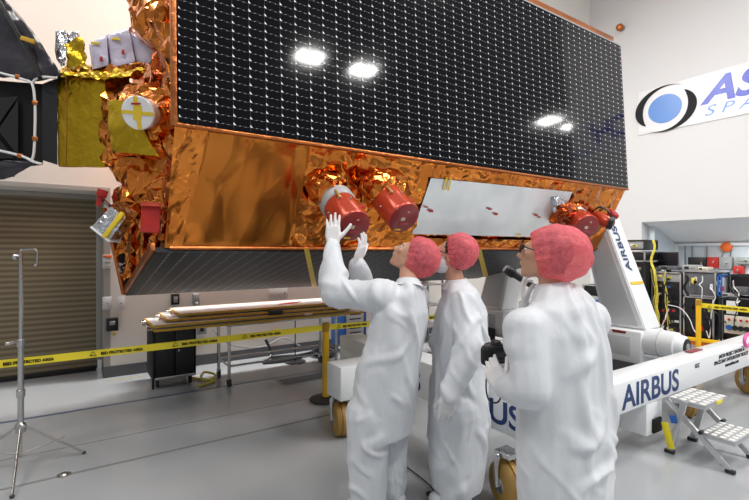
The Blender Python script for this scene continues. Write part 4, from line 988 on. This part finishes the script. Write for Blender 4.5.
# alcove wall fittings
def alc(pxa, pxb, pya, pyb, m, nm, lab, cat):
    X = 12.36; a = onX(pxa, pya, X); b = onX(pxb, pyb, X)
    t = thing(nm, lab, cat, (X, (a.y+b.y)/2, (a.z+b.z)/2))
    MB().span((X-.12, min(a.y, b.y), min(a.z, b.z)), (X+.03, max(a.y, b.y), max(a.z, b.z)), .01).build('housing', m, t)
    MB().span((X-.135, min(a.y, b.y)+.05, min(a.z, b.z)+.06), (X-.121, max(a.y, b.y)-.05, max(a.z, b.z)-.06), .003).build('door', m, t)
    MB().box((X-.14, min(a.y, b.y)+.09, (a.z+b.z)/2), (.02, .03, .06), None, .003).build('latch', M['steel'], t)
alc(690, 708.5, 257, 270, M['black'], 'wall_enclosure', 'black enclosure on the pale alcove wall left of the red one', 'enclosure')
alc(709, 720.5, 257, 268, M['red_plastic'], 'wall_enclosure', 'bright red enclosure on the pale alcove wall', 'enclosure')
alc(721, 733.5, 257, 269, M['grey'], 'wall_enclosure', 'grey enclosure right of the bright red one in the alcove', 'enclosure')
alc(738, 753, 257, 264, mat('green_grey', (.3, .34, .32), .5), 'wall_enclosure', 'greenish grey enclosure at the right end of the alcove', 'enclosure')
alc(735, 745, 266, 275, M['red_plastic'], 'fire_box', 'small red box low on the alcove wall above the monitor', 'box')
for i in range(14):
    px0 = rnd.uniform(655, 745); pts = []
    y0_ = rnd.uniform(275, 315); x_ = px0
    for k in range(6):
        pts.append(onX(x_, y0_+k*rnd.uniform(3, 6), 8.52-.05*rnd.random())); x_ += rnd.uniform(-4, 4)
    tag(MB().tube(pts, .008, 6).build('cable', M['black'] if i % 3 else M['white_cable']), ('loose black cable drooping over the equipment racks' if i % 3 else 'loose white cable drooping over the equipment racks'), 'cable', ('loose black cables on the racks' if i % 3 else 'loose white cables on the racks'))
for i, (px, py, w_, h_, m_, nm_, lb_) in enumerate(((690, 268, .22, .10, 'grey', 'instrument', 'grey instrument box on top of the silver framed case'), (703, 269, .14, .06, 'beige_dev', 'instrument', 'small beige box on top of the silver framed case'), (668, 268, .30, .07, 'base', 'instrument', 'flat dark box under the black monitor'), (729, 295, .22, .05, 'grey', 'keyboard', 'grey keyboard before the wide black monitor'), (740, 291, .20, .12, 'base', 'phone', 'dark desk phone before the wide black monitor'))):
    c_ = onX(px, py, 8.62); t_ = thing(nm_, lb_, nm_, c_)
    MB().box(c_+V((.1, 0, 0)), (.24, w_, h_), None, .008).build('housing', M[m_], t_)
    MB().box(c_+V((-.022, w_*.2, 0)), (.006, w_*.3, h_*.5), None, .001).build('display', M['lens'], t_)
    for k in range(3): MB().box(c_+V((-.022, -w_*.1-k*w_*.12, 0)), (.008, w_*.06, h_*.2), None, .001).build('button', M['steel'], t_)
bl = thing('wall_bell', 'orange round bell on conduits high on the alcove wall', 'bell', onX(727, 246.5, 12.3))
MB().lathe(onX(727, 247, 12.38), (-1, 0, 0), [(0, .11), (.06, .11), (.10, .04)], 24).build('gong', M['orange'], bl)
for px in (723, 731): MB().tube([onX(px+1, 248, 12.37), onX(px-1, 258, 12.37)], .012, 6).build('conduit', M['steel'], bl)
pp = MB()
for px in (685, 692, 707): pp.cyl(onX(px, 246, 12.38), onX(px, 272, 12.38), .018, .018, 8)
pipes = [MB().cyl(onX(px, 246, 12.38), onX(px, 272, 12.38), .018, .018, 8).build('conduit_pipe', M['grey']) for px in (685, 692, 707)]
for o_ in pipes: tag(o_, 'thin vertical grey conduit pipe at the left of the alcove wall', 'pipe', 'conduit pipes on the alcove wall')
pp.bm.free()

# ================================================================== PEOPLE
def basis(f, pitch=0, roll=0):
    """head frame: returns (s right-hand side, f face direction, u up)"""
    f = V(f); f.z = 0; f.normalize(); s = f.cross(UP).normalized()
    q = Quaternion(s, math.radians(pitch)); f2 = q @ f; u2 = q @ UP
    if roll: qr = Quaternion(f2, math.radians(roll)); u2 = qr @ u2; s = qr @ s
    return s, f2, u2
def hand_shapes(mb, w, d, n, t, curls, spread=.25, thumb=(.35, .2), k=1.0, rs=1.0, fingers=True, tq=.72):
    """w wrist, d finger direction, n palm facing, t toward the thumb"""
    d = V(d).normalized(); n = V(n); n = (n-d*n.dot(d)).normalized(); t = V(t); t = (t-d*t.dot(d)-n*t.dot(n)).normalized()
    w = V(w)
    base = [w+d*.088*k+t*.030*k, w+d*.092*k+t*.010*k, w+d*.088*k-t*.011*k, w+d*.078*k-t*.030*k]
    pts = bmesh.new()
    for p_, r_ in [(w+t*.018*k, .019), (w-t*.018*k, .018), (w+d*.045*k+t*.03*k, .016), (w+d*.04*k-t*.03*k, .015)]+[(b_, .0125) for b_ in base]:
        bmesh.ops.create_uvsphere(pts, u_segments=10, v_segments=6, radius=r_*k*rs, matrix=Matrix.Translation(p_))
    mb.hull([q.co.copy() for q in pts.verts]); pts.free()
    if not fingers: return
    lens = [.072, .080, .074, .058]; sp = [1, .3, -.35, -1.1]
    for i in range(4):
        p_ = base[i]; dd = (d+t*spread*sp[i]*.5).normalized(); c = curls[i+1]
        for j, fr_ in enumerate((.45, .31, .24)):
            q = Quaternion(dd.cross(n).normalized(), c*(.8 if j == 0 else 1.0)); dd = (q @ dd).normalized()
            e_ = p_+dd*lens[i]*fr_*k; r_ = (.0098-.0009*j)*rs*k
            mb.capsule(p_, e_, r_, r_-.0008, 10, 6); p_ = e_
    p_ = w+d*.022*k+t*.026*k; dd = (t*tq+d*.66+n*thumb[1]).normalized(); ax = dd.cross(n).normalized()
    for j, l_ in enumerate((.046, .036, .030)):
        e_ = p_+dd*l_*k; r_ = (.0135-.0018*j)*rs*k; mb.capsule(p_, e_, r_, r_-.001, 10, 6); p_ = e_
        dd = ((dd+(d*.35+n*thumb[0])*.6)).normalized()
def glove(parent, w, d, n, t, curls, arm_dir, name='glove', k=1.06, **kw):
    mb = MB(); hand_shapes(mb, w, d, n, t, curls, k=k, **kw)
    a = V(arm_dir).normalized(); mb.capsule(w, V(w)+a*.045, .029, .034, 12, 8)
    return remeshed(name, mb, .0042, M['glove'], parent, 4)
def wrinkle(seed, ax, amp=.016):
    """long hanging folds, diagonal pulls and a few short creases"""
    def f(c, n):
        sd = seed*5.3; ph = math.atan2(c.y-ax.y, c.x-ax.x)
        w = noise.noise(V((c.x*3+sd, c.y*3, c.z*2.2))); w2 = noise.noise(V((c.x*4, c.y*4+sd, c.z*4)))
        fold = lambda t, k: (.5+.5*math.cos(t))**k
        m1 = max(0, noise.noise(V((c.x*2.5, c.y*2.5+sd, c.z*1.5)))+.35)
        m2 = max(0, noise.noise(V((c.x*3.5+sd, c.y*3.5, c.z*3.2+4)))+.10)
        m3 = max(0, noise.noise(V((c.x*3.5, c.y*3.5+9, c.z*3.2+sd)))+.05)
        m4 = max(0, noise.noise(V((c.x*5+3, c.y*5, c.z*5+sd)))-.02)
        h = 1.1*m1*fold(8*ph+3.5*w, 3)+2.2*m2*fold(4*ph+c.z*17+5*w, 5)+2.2*m3*fold(4*ph-c.z*21+5*w2+1, 5)
        h += 1.6*m4*fold((c.x-c.y)*30+c.z*30+5*w2, 5)+.8*w
        return amp*(h-.35)
    return f
def ring(c, s, f, a, b, n=18, tilt=0):
    return [c+s*a*math.cos(2*math.pi*i/n)+f*b*math.sin(2*math.pi*i/n) for i in range(n)]
def person(name, label, foot, f, torso, head_c, hf, pitch, arms, legs, seed, roll=0, neck_base=None, head_scale=1.0):
    """torso: list of (centre, half width, half depth); arms: list of dict; legs: list of (hip, knee, ankle)"""
    t = thing(name, label, 'person', (foot[0], foot[1], 0))
    s, f0, u0 = basis(f)
    hs, hF, hU = basis(hf, pitch, roll); k = head_scale
    hc = V(head_c)
    Rm = Matrix((hs, hF, hU)).transposed()
    # ---- the body itself: head, neck, trunk and limbs as one skin
    b = MB()
    b.ell(hc+hU*.02-hF*.012, (.074*k, .094*k, .088*k), Rm, 24, 16)
    b.ell(hc+hF*.03+hU*.0, (.062*k, .066*k, .08*k), Rm, 20, 12)
    pts = []
    for c_, r_ in ((hc+hF*.045-hU*.03, .052), (hc+hF*.066-hU*.098, .020), (hc-hF*.0-hU*.05+hs*.045, .022), (hc-hF*.0-hU*.05-hs*.045, .022), (hc+hF*.02-hU*.085+hs*.03, .017), (hc+hF*.02-hU*.085-hs*.03, .017)):
        tt = bmesh.new(); bmesh.ops.create_uvsphere(tt, u_segments=12, v_segments=8, radius=r_*k, matrix=Matrix.Translation(c_)); pts += [q.co.copy() for q in tt.verts]; tt.free()
    b.hull(pts)
    b.capsule(hc+hF*.090+hU*.012, hc+hF*.112-hU*.026, .008, .0135)          # nose
    b.capsule(hc+hF*.100-hU*.028+hs*.012, hc+hF*.100-hU*.028-hs*.012, .009, .009)
    b.capsule(hc+hF*.086+hU*.030+hs*.03, hc+hF*.086+hU*.030-hs*.03, .012, .012)   # brow
    b.capsule(hc+hF*.094-hU*.057+hs*.016, hc+hF*.094-hU*.057-hs*.016, .008, .008)   # lips
    for sg in (-1, 1):
        b.ell(hc+hs*sg*.078*k-hF*.004-hU*.008, (.011, .020, .032), Rm, 12, 8)
        b.ell(hc+hF*.072+hs*sg*.036-hU*.012, (.022, .02, .02), Rm, 12, 8)       # cheek
    nb = V(neck_base) if neck_base is not None else V(torso[0][0])
    b.capsule(hc-hU*.055-hF*.028, nb-V((0, 0, .03)), .052, .062)
    for (c0, a0_, b0_), (c1, a1_, b1_) in zip(torso[:-1], torso[1:]):
        b.hull(ring(V(c0), s, f0, a0_*.72, b0_*.72)+ring(V(c1), s, f0, a1_*.72, b1_*.72))
    for A in arms:
        b.capsule(A['sh'], A['el'], .040, .036); b.capsule(A['el'], A['wr'], .04, .026)
        b.capsule(V(torso[2][0])+V((0, 0, .02)), A['sh'], .05, .03)
        hand_shapes(b, A['wr'], A['d'], A['n'], A['t'], A['curls'], k=.95, rs=.72, fingers=False)
    for hp, kn, an in legs:
        b.capsule(hp, kn, .07, .05); b.capsule(kn, an, .05, .036); b.capsule(V(an), V(an)+f0*.08-V((0, 0, .06)), .034, .026)
        b.capsule(torso[-2][0], hp, .09, .07)
    body = remeshed('body', b, .0075, M['skin'], t, 3)
    # eyes
    for sg in (-1, 1):
        MB().ell(hc+hF*.086+hs*sg*.031+hU*.010, (.012, .008, .008), Rm, 12, 8).build('eye', mat('eye_white', (.7, .7, .68), .2), t)
    hr = MB(); hr.ell(hc+hU*.028-hF*.022, (.080*k, .094*k, .088*k), Rm, 24, 16); hr.ell(hc-hF*.062-hU*.035, (.060*k, .040*k, .055*k), Rm, 16, 10)
    remeshed('hair', hr, .007, M['hair'], t, 3, lambda c, n: .003*noise.noise(c*60))
    # ---- coverall
    g = MB()
    for (c0, a0_, b0_), (c1, a1_, b1_) in zip(torso[:-1], torso[1:]):
        g.hull(ring(V(c0), s, f0, a0_, b0_, 22)+ring(V(c1), s, f0, a1_, b1_, 22))
    for A in arms:
        r = A.get('r', (.085, .078, .05)); sh, el, wr = map(V, (A['sh'], A['el'], A['wr']))
        g.capsule(sh, el, r[0], r[1]); m_ = el.lerp(wr, .45); g.capsule(el, m_, r[1]*.98, r[1]*.9); g.capsule(m_, wr-(wr-el).normalized()*.02, r[1]*.88, r[2])
        g.hull(ring(V(torso[1][0]), s, f0, torso[1][1]*.6, torso[1][2]*.8)+[sh+V(v_)*r[0] for v_ in ((0, 0, 1), (0, 0, -1), (1, 0, 0), (-1, 0, 0), (0, 1, 0), (0, -1, 0))])
    for hp, kn, an in legs:
        hp, kn, an = map(V, (hp, kn, an))
        g.capsule(hp, kn, .150, .128); g.capsule(kn, an, .126, .105)
    for a_, b_ in zip(legs[0], legs[1]): pass
    # low crotch
    lm = [V(q) for q in torso[-1][:1]][0]
    g.build_ = None
    cv = remeshed('coverall', g, .0105, M['coverall'], t, 5, wrinkle(seed, V(torso[3][0])))
    # standing collar
    cd_ = (((hc-hU*.055-hF*.028)-nb).normalized()+UP*1.2).normalized()
    MB().lathe(nb-cd_*.045, cd_, [(0, .100), (.03, .078), (.050, .068), (.052, .060), (.03, .050)], 30).build('collar', M['coverall'], cv)
    for i, A in enumerate(arms):
        glove(t, A['wr'], A['d'], A['n'], A['t'], A['curls'], V(A['el'])-V(A['wr']), spread=A.get('spread', .25), thumb=A.get('thumb', (.35, .2)), k=A.get('k', 1.08), tq=A.get('tq', .72))
        wr = V(A['wr']); a_ = (V(A['el'])-wr).normalized()
        MB().lathe(wr+a_*.018, a_, [(0, .040), (.004, .046), (.03, .050), (.034, .046)], 24).build('cuff', M['coverall'], cv)
    for hp, kn, an in legs:
        an = V(an); sb = MB(); sb.capsule(an+V((0, 0, -.0)), an-V((0, 0, .03)), .075, .06)
        ft0 = V((an.x, an.y, .055)); sb.capsule(ft0-f0*.05, ft0+f0*.12, .056, .052)
        remeshed('boot_cover', sb, .01, M['coverall'], t, 3)
    return t, hc, hs, hF, hU, Rm
def hairnet(parent, c, rad, hs, hF, hU, cut, seed, face_dir):
    """gathered bouffant cap; opening toward face_dir"""
    bm = bmesh.new(); R = Matrix((hs, hF, hU)).transposed(); axis = V(face_dir).normalized()
    bmesh.ops.create_uvsphere(bm, u_segments=96, v_segments=56, radius=1)
    # pole toward the opening
    q = V((0, 0, 1)).rotation_difference(R.transposed() @ axis)
    for v in bm.verts:
        p_ = v.co.copy(); lat = p_.z; phi = math.atan2(p_.y, p_.x)
        edge = max(0, min(1, (lat+.1)/(cut+.1)))
        pl_ = (1+.036*math.sin(phi*19+2*math.sin(phi*3+seed))*edge + .012*math.sin(phi*41+seed)*edge)
        p_ = p_*pl_*(1+.05*noise.noise(p_*2.6+V((seed, 0, 0)))+.03*(.3-abs(noise.noise(p_*5+V((0, seed, 0))))))
        p_ = q @ p_
        v.co = V(c)+R @ V((p_.x*rad[0], p_.y*rad[1], p_.z*rad[2]))
        v.tag = lat > cut
    bmesh.ops.delete(bm, geom=[v for v in bm.verts if v.tag], context='VERTS')
    # pull the rim inward a little
    bnd = [v for v in bm.verts if v.is_boundary]; cen = sum((v.co for v in bnd), V((0, 0, 0)))/max(len(bnd), 1)
    for v in bnd: v.co = v.co.lerp(cen, .07)
    me = bpy.data.meshes.new('hairnet'); bm.to_mesh(me)
    bm.free(); o = link('hairnet', me, M['net'], parent, True); return o

# --- worker 1 : arms raised, head tipped back
f1 = V((-.35, .94, 0)).normalized(); s1 = f1.cross(UP).normalized()
T1o = [(P(408, 281, 2.80), .075, .07), (P(404, 292, 2.78), .185, .105), (P(402, 312, 2.78), .225, .14), (P(397, 338, 2.78), .215, .145), (P(389, 366, 2.79), .235, .165), (P(385, 398, 2.80), .245, .175), (P(382, 436, 2.80), .235, .17)]
T1 = [(P(408, 281, 2.72), .075, .07), (P(404, 292, 2.71), .180, .105), (P(402, 312, 2.71), .225, .14), (P(397, 338, 2.71), .220, .150), (P(389, 366, 2.72), .240, .170), (P(385, 398, 2.73), .250, .180), (P(382, 432, 2.73), .245, .175)]
shL = P(384, 296, 2.62); shR = P(418, 297, 2.92)
a1 = [dict(sh=shL, el=P(334, 293, 2.70), wr=P(333, 243, 2.90), k=1.15, d=P(333, 211, 2.93)-P(333, 243, 2.90), n=VD*.9+UP*.2, t=RD, curls=[0, .10, .06, .08, .14], spread=.18, thumb=(.1, .05), r=(.100, .088, .056)),
      dict(sh=shR, el=P(368, 299, 3.05), wr=P(357, 262, 2.92), k=1.15, d=P(367, 232, 2.90)-P(357, 262, 2.92), n=-RD*.9+VD*.4, t=VD*.8+UP*.2, curls=[0, .15, .2, .2, .25], spread=.12, thumb=(.2, .1), r=(.085, .076, .056))]
lc = P(380, 250, 2.73); 
def legpair(cx, cy, s, gap, kneef, f, zh=.80, zk=.48, za=.12):
    out = []
    for sg in (-1, 1):
        o = V((cx, cy, 0))+s*sg*gap; out.append((o+V((0, 0, zh)), o+f*kneef+V((0, 0, zk)), o+V((0, 0, za))))
    return out
hc1 = P(411, 257, 2.80)
r1 = person('worker', 'person in white coverall and pink hairnet reaching up to the red drum cover', (lc.x, lc.y), f1, T1, hc1, f1*.35-RD*.9, 42, a1, legpair(lc.x, lc.y, s1, .115, .0, f1, zh=.64), 1)
hairnet(r1[0], hc1+r1[4]*.035-r1[3]*.045, (.112, .128, .128), r1[2], r1[3], r1[4], .62, 1.3, r1[3]*1.0-r1[4]*.55)
# --- worker 2 : profile to the left, mask
f2 = (-RD*.96+VD*.25).normalized(); s2 = f2.cross(UP).normalized()
T2o = [(P(459, 280, 2.95), .075, .075), (P(461, 291, 2.95), .185, .115), (P(460, 315, 2.95), .215, .155), (P(459, 345, 2.95), .20, .17), (P(458, 380, 2.95), .22, .18), (P(458, 415, 2.95), .23, .19), (P(458, 450, 2.95), .22, .185)]
T2 = [(P(456, 280, 2.92), .07, .07), (P(461, 291, 2.91), .170, .110), (P(461, 315, 2.91), .185, .165), (P(460, 345, 2.90), .18, .18), (P(459, 380, 2.88), .195, .185), (P(458, 415, 2.86), .21, .19), (P(457, 460, 2.84), .20, .185), (P(457, 485, 2.84), .18, .16)]
lc2 = P(457, 250, 2.84)
shN = P(464, 302, 2.74); shF = P(458, 299, 3.12)
a2 = [dict(sh=shN, el=P(471, 348, 2.60), wr=P(449, 394, 2.56), d=P(445, 425, 2.57)-P(449, 394, 2.56), n=VD, t=-RD, curls=[0, .25, .3, .35, .4], spread=.03, thumb=(.3, .55), tq=.18, k=1.15, r=(.092, .086, .060)),
      dict(sh=shF, el=P(462, 350, 3.08), wr=P(460, 388, 3.02), d=V((0, 0, -1))-RD*.2, n=VD*-.9, t=-RD, curls=[0, .5, .5, .5, .5], r=(.085, .075, .055))]
hc2 = P(450, 256, 2.92)
r2 = person('worker', 'person in white coverall, pink hairnet and face mask standing in profile, arm hanging down', (lc2.x, lc2.y), f2, T2, hc2, f2, 14, a2, legpair(lc2.x, lc2.y, s2, .09, .0, f2, zh=.60), 2)
hairnet(r2[0], hc2+r2[4]*.045-r2[3]*.055, (.112, .118, .122), r2[2], r2[3], r2[4], .60, 2.7, r2[3]*1.0-r2[4]*.35)
mk = MB(); hc, hs, hF, hU, Rm = r2[1:]
mk.ell(hc+hF*.050-hU*.058, (.078, .086, .066), Rm, 28, 18); mk = remeshed('face_mask', mk, .007, M['mask'], r2[0], 2, lambda c, n: .004*noise.noise(V((c.x*20, c.y*20, c.z*70))))
for sg in (-1, 1):
    MB().tube([hc+hF*.05-hU*.03+hs*sg*.066, hc+hs*sg*.080+hU*.02, hc-hF*.03+hs*sg*.082+hU*.03], .0025, 6).build('ear_loop', M['white_cable'], mk)
gs = thing('eyeglasses', 'dark framed glasses above the white mask of the middle worker', 'glasses', hc+hF*.1)
def glasses(t, hc, hs, hF, hU):
    for sg in (-1, 1):
        c = hc+hF*.108+hs*sg*.034+hU*.010; pts = []
        for i in range(17):
            a = 2*math.pi*i/16; pts.append(c+hs*math.copysign(abs(math.cos(a))**.6, math.cos(a))*.027+hU*math.copysign(abs(math.sin(a))**.6, math.sin(a))*.020)
        MB().tube(pts, .0032, 6, smooth=False).build('rim', M['black'], t)
        m = mat('spectacle_glass', (.8, .85, .9), .02, trans=1.0, alpha=.25)
        MB().poly8(pts[:-1], [p_+hF*.001 for p_ in pts[:-1]]).build('lens', m, t, smooth=False)
        MB().tube([c+hs*sg*.028+hU*.008, c+hs*sg*.046-hF*.02+hU*.010, hc+hs*sg*.086-hF*.01+hU*.012], .0032, 6, smooth=False).build('temple', M['black'], t)
    MB().tube([hc+hF*.110+hs*.008+hU*.012, hc+hF*.114+hU*.015, hc+hF*.110-hs*.008+hU*.012], .003, 6, smooth=False).build('bridge', M['black'], t)
glasses(gs, hc, hs, hF, hU)
# --- worker 3 : nearest, back three-quarter
f3 = V((-.26, .965, 0)).normalized(); s3 = f3.cross(UP).normalized()
T3 = [(P(554, 284, 2.06), .085, .08), (P(558, 292, 2.06), .14, .10), (P(561, 304, 2.06), .215, .125), (P(564, 328, 2.06), .27, .155), (P(565, 350, 2.06), .285, .175), (P(565, 395, 2.07), .30, .19), (P(565, 440, 2.07), .305, .20), (P(564, 500, 2.07), .29, .19), (P(564, 545, 2.07), .26, .17)]
lc3 = P(563, 250, 2.07)
sL = P(527, 328, 1.92); sR = P(590, 322, 2.18)
a3 = [dict(sh=sL, el=P(532, 388, 1.85), wr=P(502, 388, 1.97), k=1.0, tq=.45, d=P(491, 367, 2.02)-P(502, 388, 1.97), n=RD*.3+VD*.9, t=UP*.8+RD*.5, curls=[0, .35, .4, .45, .5], spread=.1, thumb=(.3, .25), r=(.098, .088, .060)),
      dict(sh=sR, el=P(552, 345, 2.42), wr=P(527, 305, 2.26), k=1.12, d=P(522, 282, 2.26)-P(527, 305, 2.26), n=-VD*.3+RD*.8, t=-VD*.9-RD*.3, curls=[0, .55, .6, .65, .7], spread=.05, thumb=(.5, .3), r=(.09, .075, .056))]
hc3 = P(545, 256, 2.08)
r3 = person('worker', 'person in white coverall and pink hairnet nearest at right, holding flashlight and camera', (lc3.x, lc3.y), f3, T3, hc3, (-RD*.95+VD*.42), 14, a3, legpair(lc3.x, lc3.y, s3, .13, .02, f3, zh=.62), 3, head_scale=1.02)
hc, hs, hF, hU, Rm = r3[1:]
hairnet(r3[0], hc+hU*.026-hF*.052, (.130, .148, .134), hs, hF, hU, .70, 4.1, hF*1.0-hU*.45)
gs = thing('eyeglasses', 'black framed glasses worn by the nearest worker', 'glasses', hc+hF*.1)
glasses(gs, hc, hs, hF, hU)
# flashlight in the raised hand
fa = P(505, 268.5, 2.30); fb_ = P(534, 287, 2.30); fx = (fb_-fa).normalized()
fl = thing('flashlight', 'black flashlight with yellow ring held up before the nearest worker', 'flashlight', fa)
MB().lathe(fa, fx, [(0, .020), (.006, .024), (.05, .024), (.062, .018), (.165, .0165), (.175, .0165)], 28).build('barrel', M['black'], fl)
for h_ in (.018, .030, .042): MB().lathe(fa+fx*h_, fx, [(0, .0255), (.005, .0255)], 28).build('grip_ring', M['black_matte'], fl)
MB().lathe(fa-fx*.002, fx, [(0, .019), (.004, .0195)], 28).build('lens', M['grey'], fl)
MB().lathe(fa+fx*.100, fx, [(0, .0185), (.016, .0185)], 28).build('yellow_ring', M['yellow'], fl)
# camera held low
kc = P(496, 354, 2.10); Rk = Matrix.Rotation(-YAW+.25, 3, 'Z')
ck = thing('camera', 'black camera held low in the gloved hand of the nearest worker', 'camera', kc)
MB().box(kc, (.125, .062, .085), Rk, .012).build('body', M['black'], ck)
MB().box(kc+Rk @ V((.0, 0, .052)), (.05, .05, .028), Rk, .008, taper=.7).build('viewfinder', M['black'], ck)
MB().lathe(kc+Rk @ V((.02, .03, -.003)), Rk @ V((0, 1, 0)), [(0, .034), (.03, .035), (.032, .037), (.075, .037), (.08, .033)], 28).build('lens_barrel', M['black'], ck)
MB().box(kc+Rk @ V((-.045, 0, -.01)), (.04, .075, .085), Rk, .014).build('hand_grip', M['black_matte'], ck)
MB().box(kc+Rk @ V((.012, -.0325, -.006)), (.062, .004, .045), Rk, .002).build('rear_screen', M['lens'], ck)
w3 = P(502, 384, 2.0)
MB().tube([kc+Rk @ V((-.05, -.02, -.03)), P(486, 385, 2.0), P(489, 400, 1.97), P(498, 402, 1.95), P(503, 390, 1.93), P(506, 378, 1.96), kc+Rk @ V((.06, -.02, .0))], .004, 6).build('wrist_strap', M['black'], ck)
tag(MB().tube([P(531, 298, 2.31), P(520, 302, 2.31), P(523, 309, 2.29), P(532, 313, 2.33), P(538, 306, 2.40)], .004, 6).build('wrist_lanyard', M['black']), 'black wrist lanyard hanging below the raised flashlight hand', 'lanyard')
# cable on the floor between workers
fl0 = P(424, 472, 3.2)
tag(MB().tube([V((1.95, 3.0, .012)), V((2.02, 2.75, .012)), P(428, 485, 3.06).xy.to_3d()+V((0, 0, .012)), P(434, 497, 2.93).xy.to_3d()+V((0, 0, .014))], .005, 6).build('floor_cable', M['black']), 'thin black cable on floor between the two left workers', 'cable')
cpos = P(434, 498, 2.9).xy.to_3d()
tag(MB().capsule(cpos+V((-.02, .03, .022)), cpos+V((.02, -.02, .022)), .018, .022).build('cable_plug', M['black']), 'black plug on floor between the two left workers', 'plug')

# ================================================================== LIGHT
def area(name, loc, sx, sy, power, tgt=None, col=(1, .98, .95)):
    l = bpy.data.lights.new(name, 'AREA'); l.shape = 'RECTANGLE'; l.size = sx; l.size_y = sy; l.energy = power; l.color = col
    o = bpy.data.objects.new(name, l); COL.objects.link(o); o.location = loc
    d = (V(tgt) if tgt else V(loc)-UP)-V(loc); o.rotation_euler = d.to_track_quat('-Z', 'Y').to_euler(); return o
def lamp_seen(px, py, z, sx, sy, pw):
    hit = onP(px, py, at(A_, 0)+n1*.03, n1); d = ray(px, py); r = d-n1*(2*d.dot(n1)); p_ = hit+r*((z-hit.z)/r.z)
    area('bay_or_fill_light', p_, sx, sy, pw)
lamp_seen(310, 57, 8.5, .8, .6, 300); lamp_seen(363, 70, 8.5, .8, .6, 300)
lamp_seen(549, 121, 8.5, .9, .8, 200); lamp_seen(573, 126, 8.5, .9, .8, 200)
area('bay_or_fill_light', (-2.5, 5.6, 8), 2.0, .8, 110); area('bay_or_fill_light', (3.5, 6.1, 7.5), 3.5, .6, 760)  # added fill lights above the gap, brightening the back wall
area('bay_or_fill_light', (.3, 6.1, 8.5), 2.0, .6, 60)  # one more added fill for the wall behind the satellite
area('alcove_fill', (11.7, 3, 1.85), .5, 2.0, 22)  # added fill light under the hood, brightens alcove and racks
area('bay_or_fill_light', (1, -3, 9), 2.4, 1.2, 300); area('bay_or_fill_light', (7, -2, 9), 2.4, 1.2, 330)
area('bay_or_fill_light', (-3, 1.5, 9), 2.4, 1.2, 250); area('bay_or_fill_light', (5.5, 1.0, 9), 2.0, 1.2, 150)
wd = bpy.data.worlds.new('world'); sc.world = wd; wd.use_nodes = True; nt = wd.node_tree; bg = nt.nodes['Background']
tc = N(nt, 'ShaderNodeTexCoord'); sp = N(nt, 'ShaderNodeSeparateXYZ'); nt.links.new(tc.outputs['Generated'], sp.inputs[0])
cr = N(nt, 'ShaderNodeValToRGB'); cr.color_ramp.elements[0].position = .0; cr.color_ramp.elements[0].color = (.55, .56, .58, 1)
cr.color_ramp.elements[1].position = 1.0; cr.color_ramp.elements[1].color = (1.0, 1.0, 1.0, 1)
mr = N(nt, 'ShaderNodeMapRange'); mr.inputs[1].default_value = -.2; mr.inputs[2].default_value = .7; nt.links.new(sp.outputs[2], mr.inputs[0]); nt.links.new(mr.outputs[0], cr.inputs[0])
nt.links.new(cr.outputs[0], bg.inputs[0]); bg.inputs[1].default_value = .42
sc.view_settings.view_transform = 'Standard'; sc.view_settings.look = 'None'; sc.view_settings.exposure = 0.0
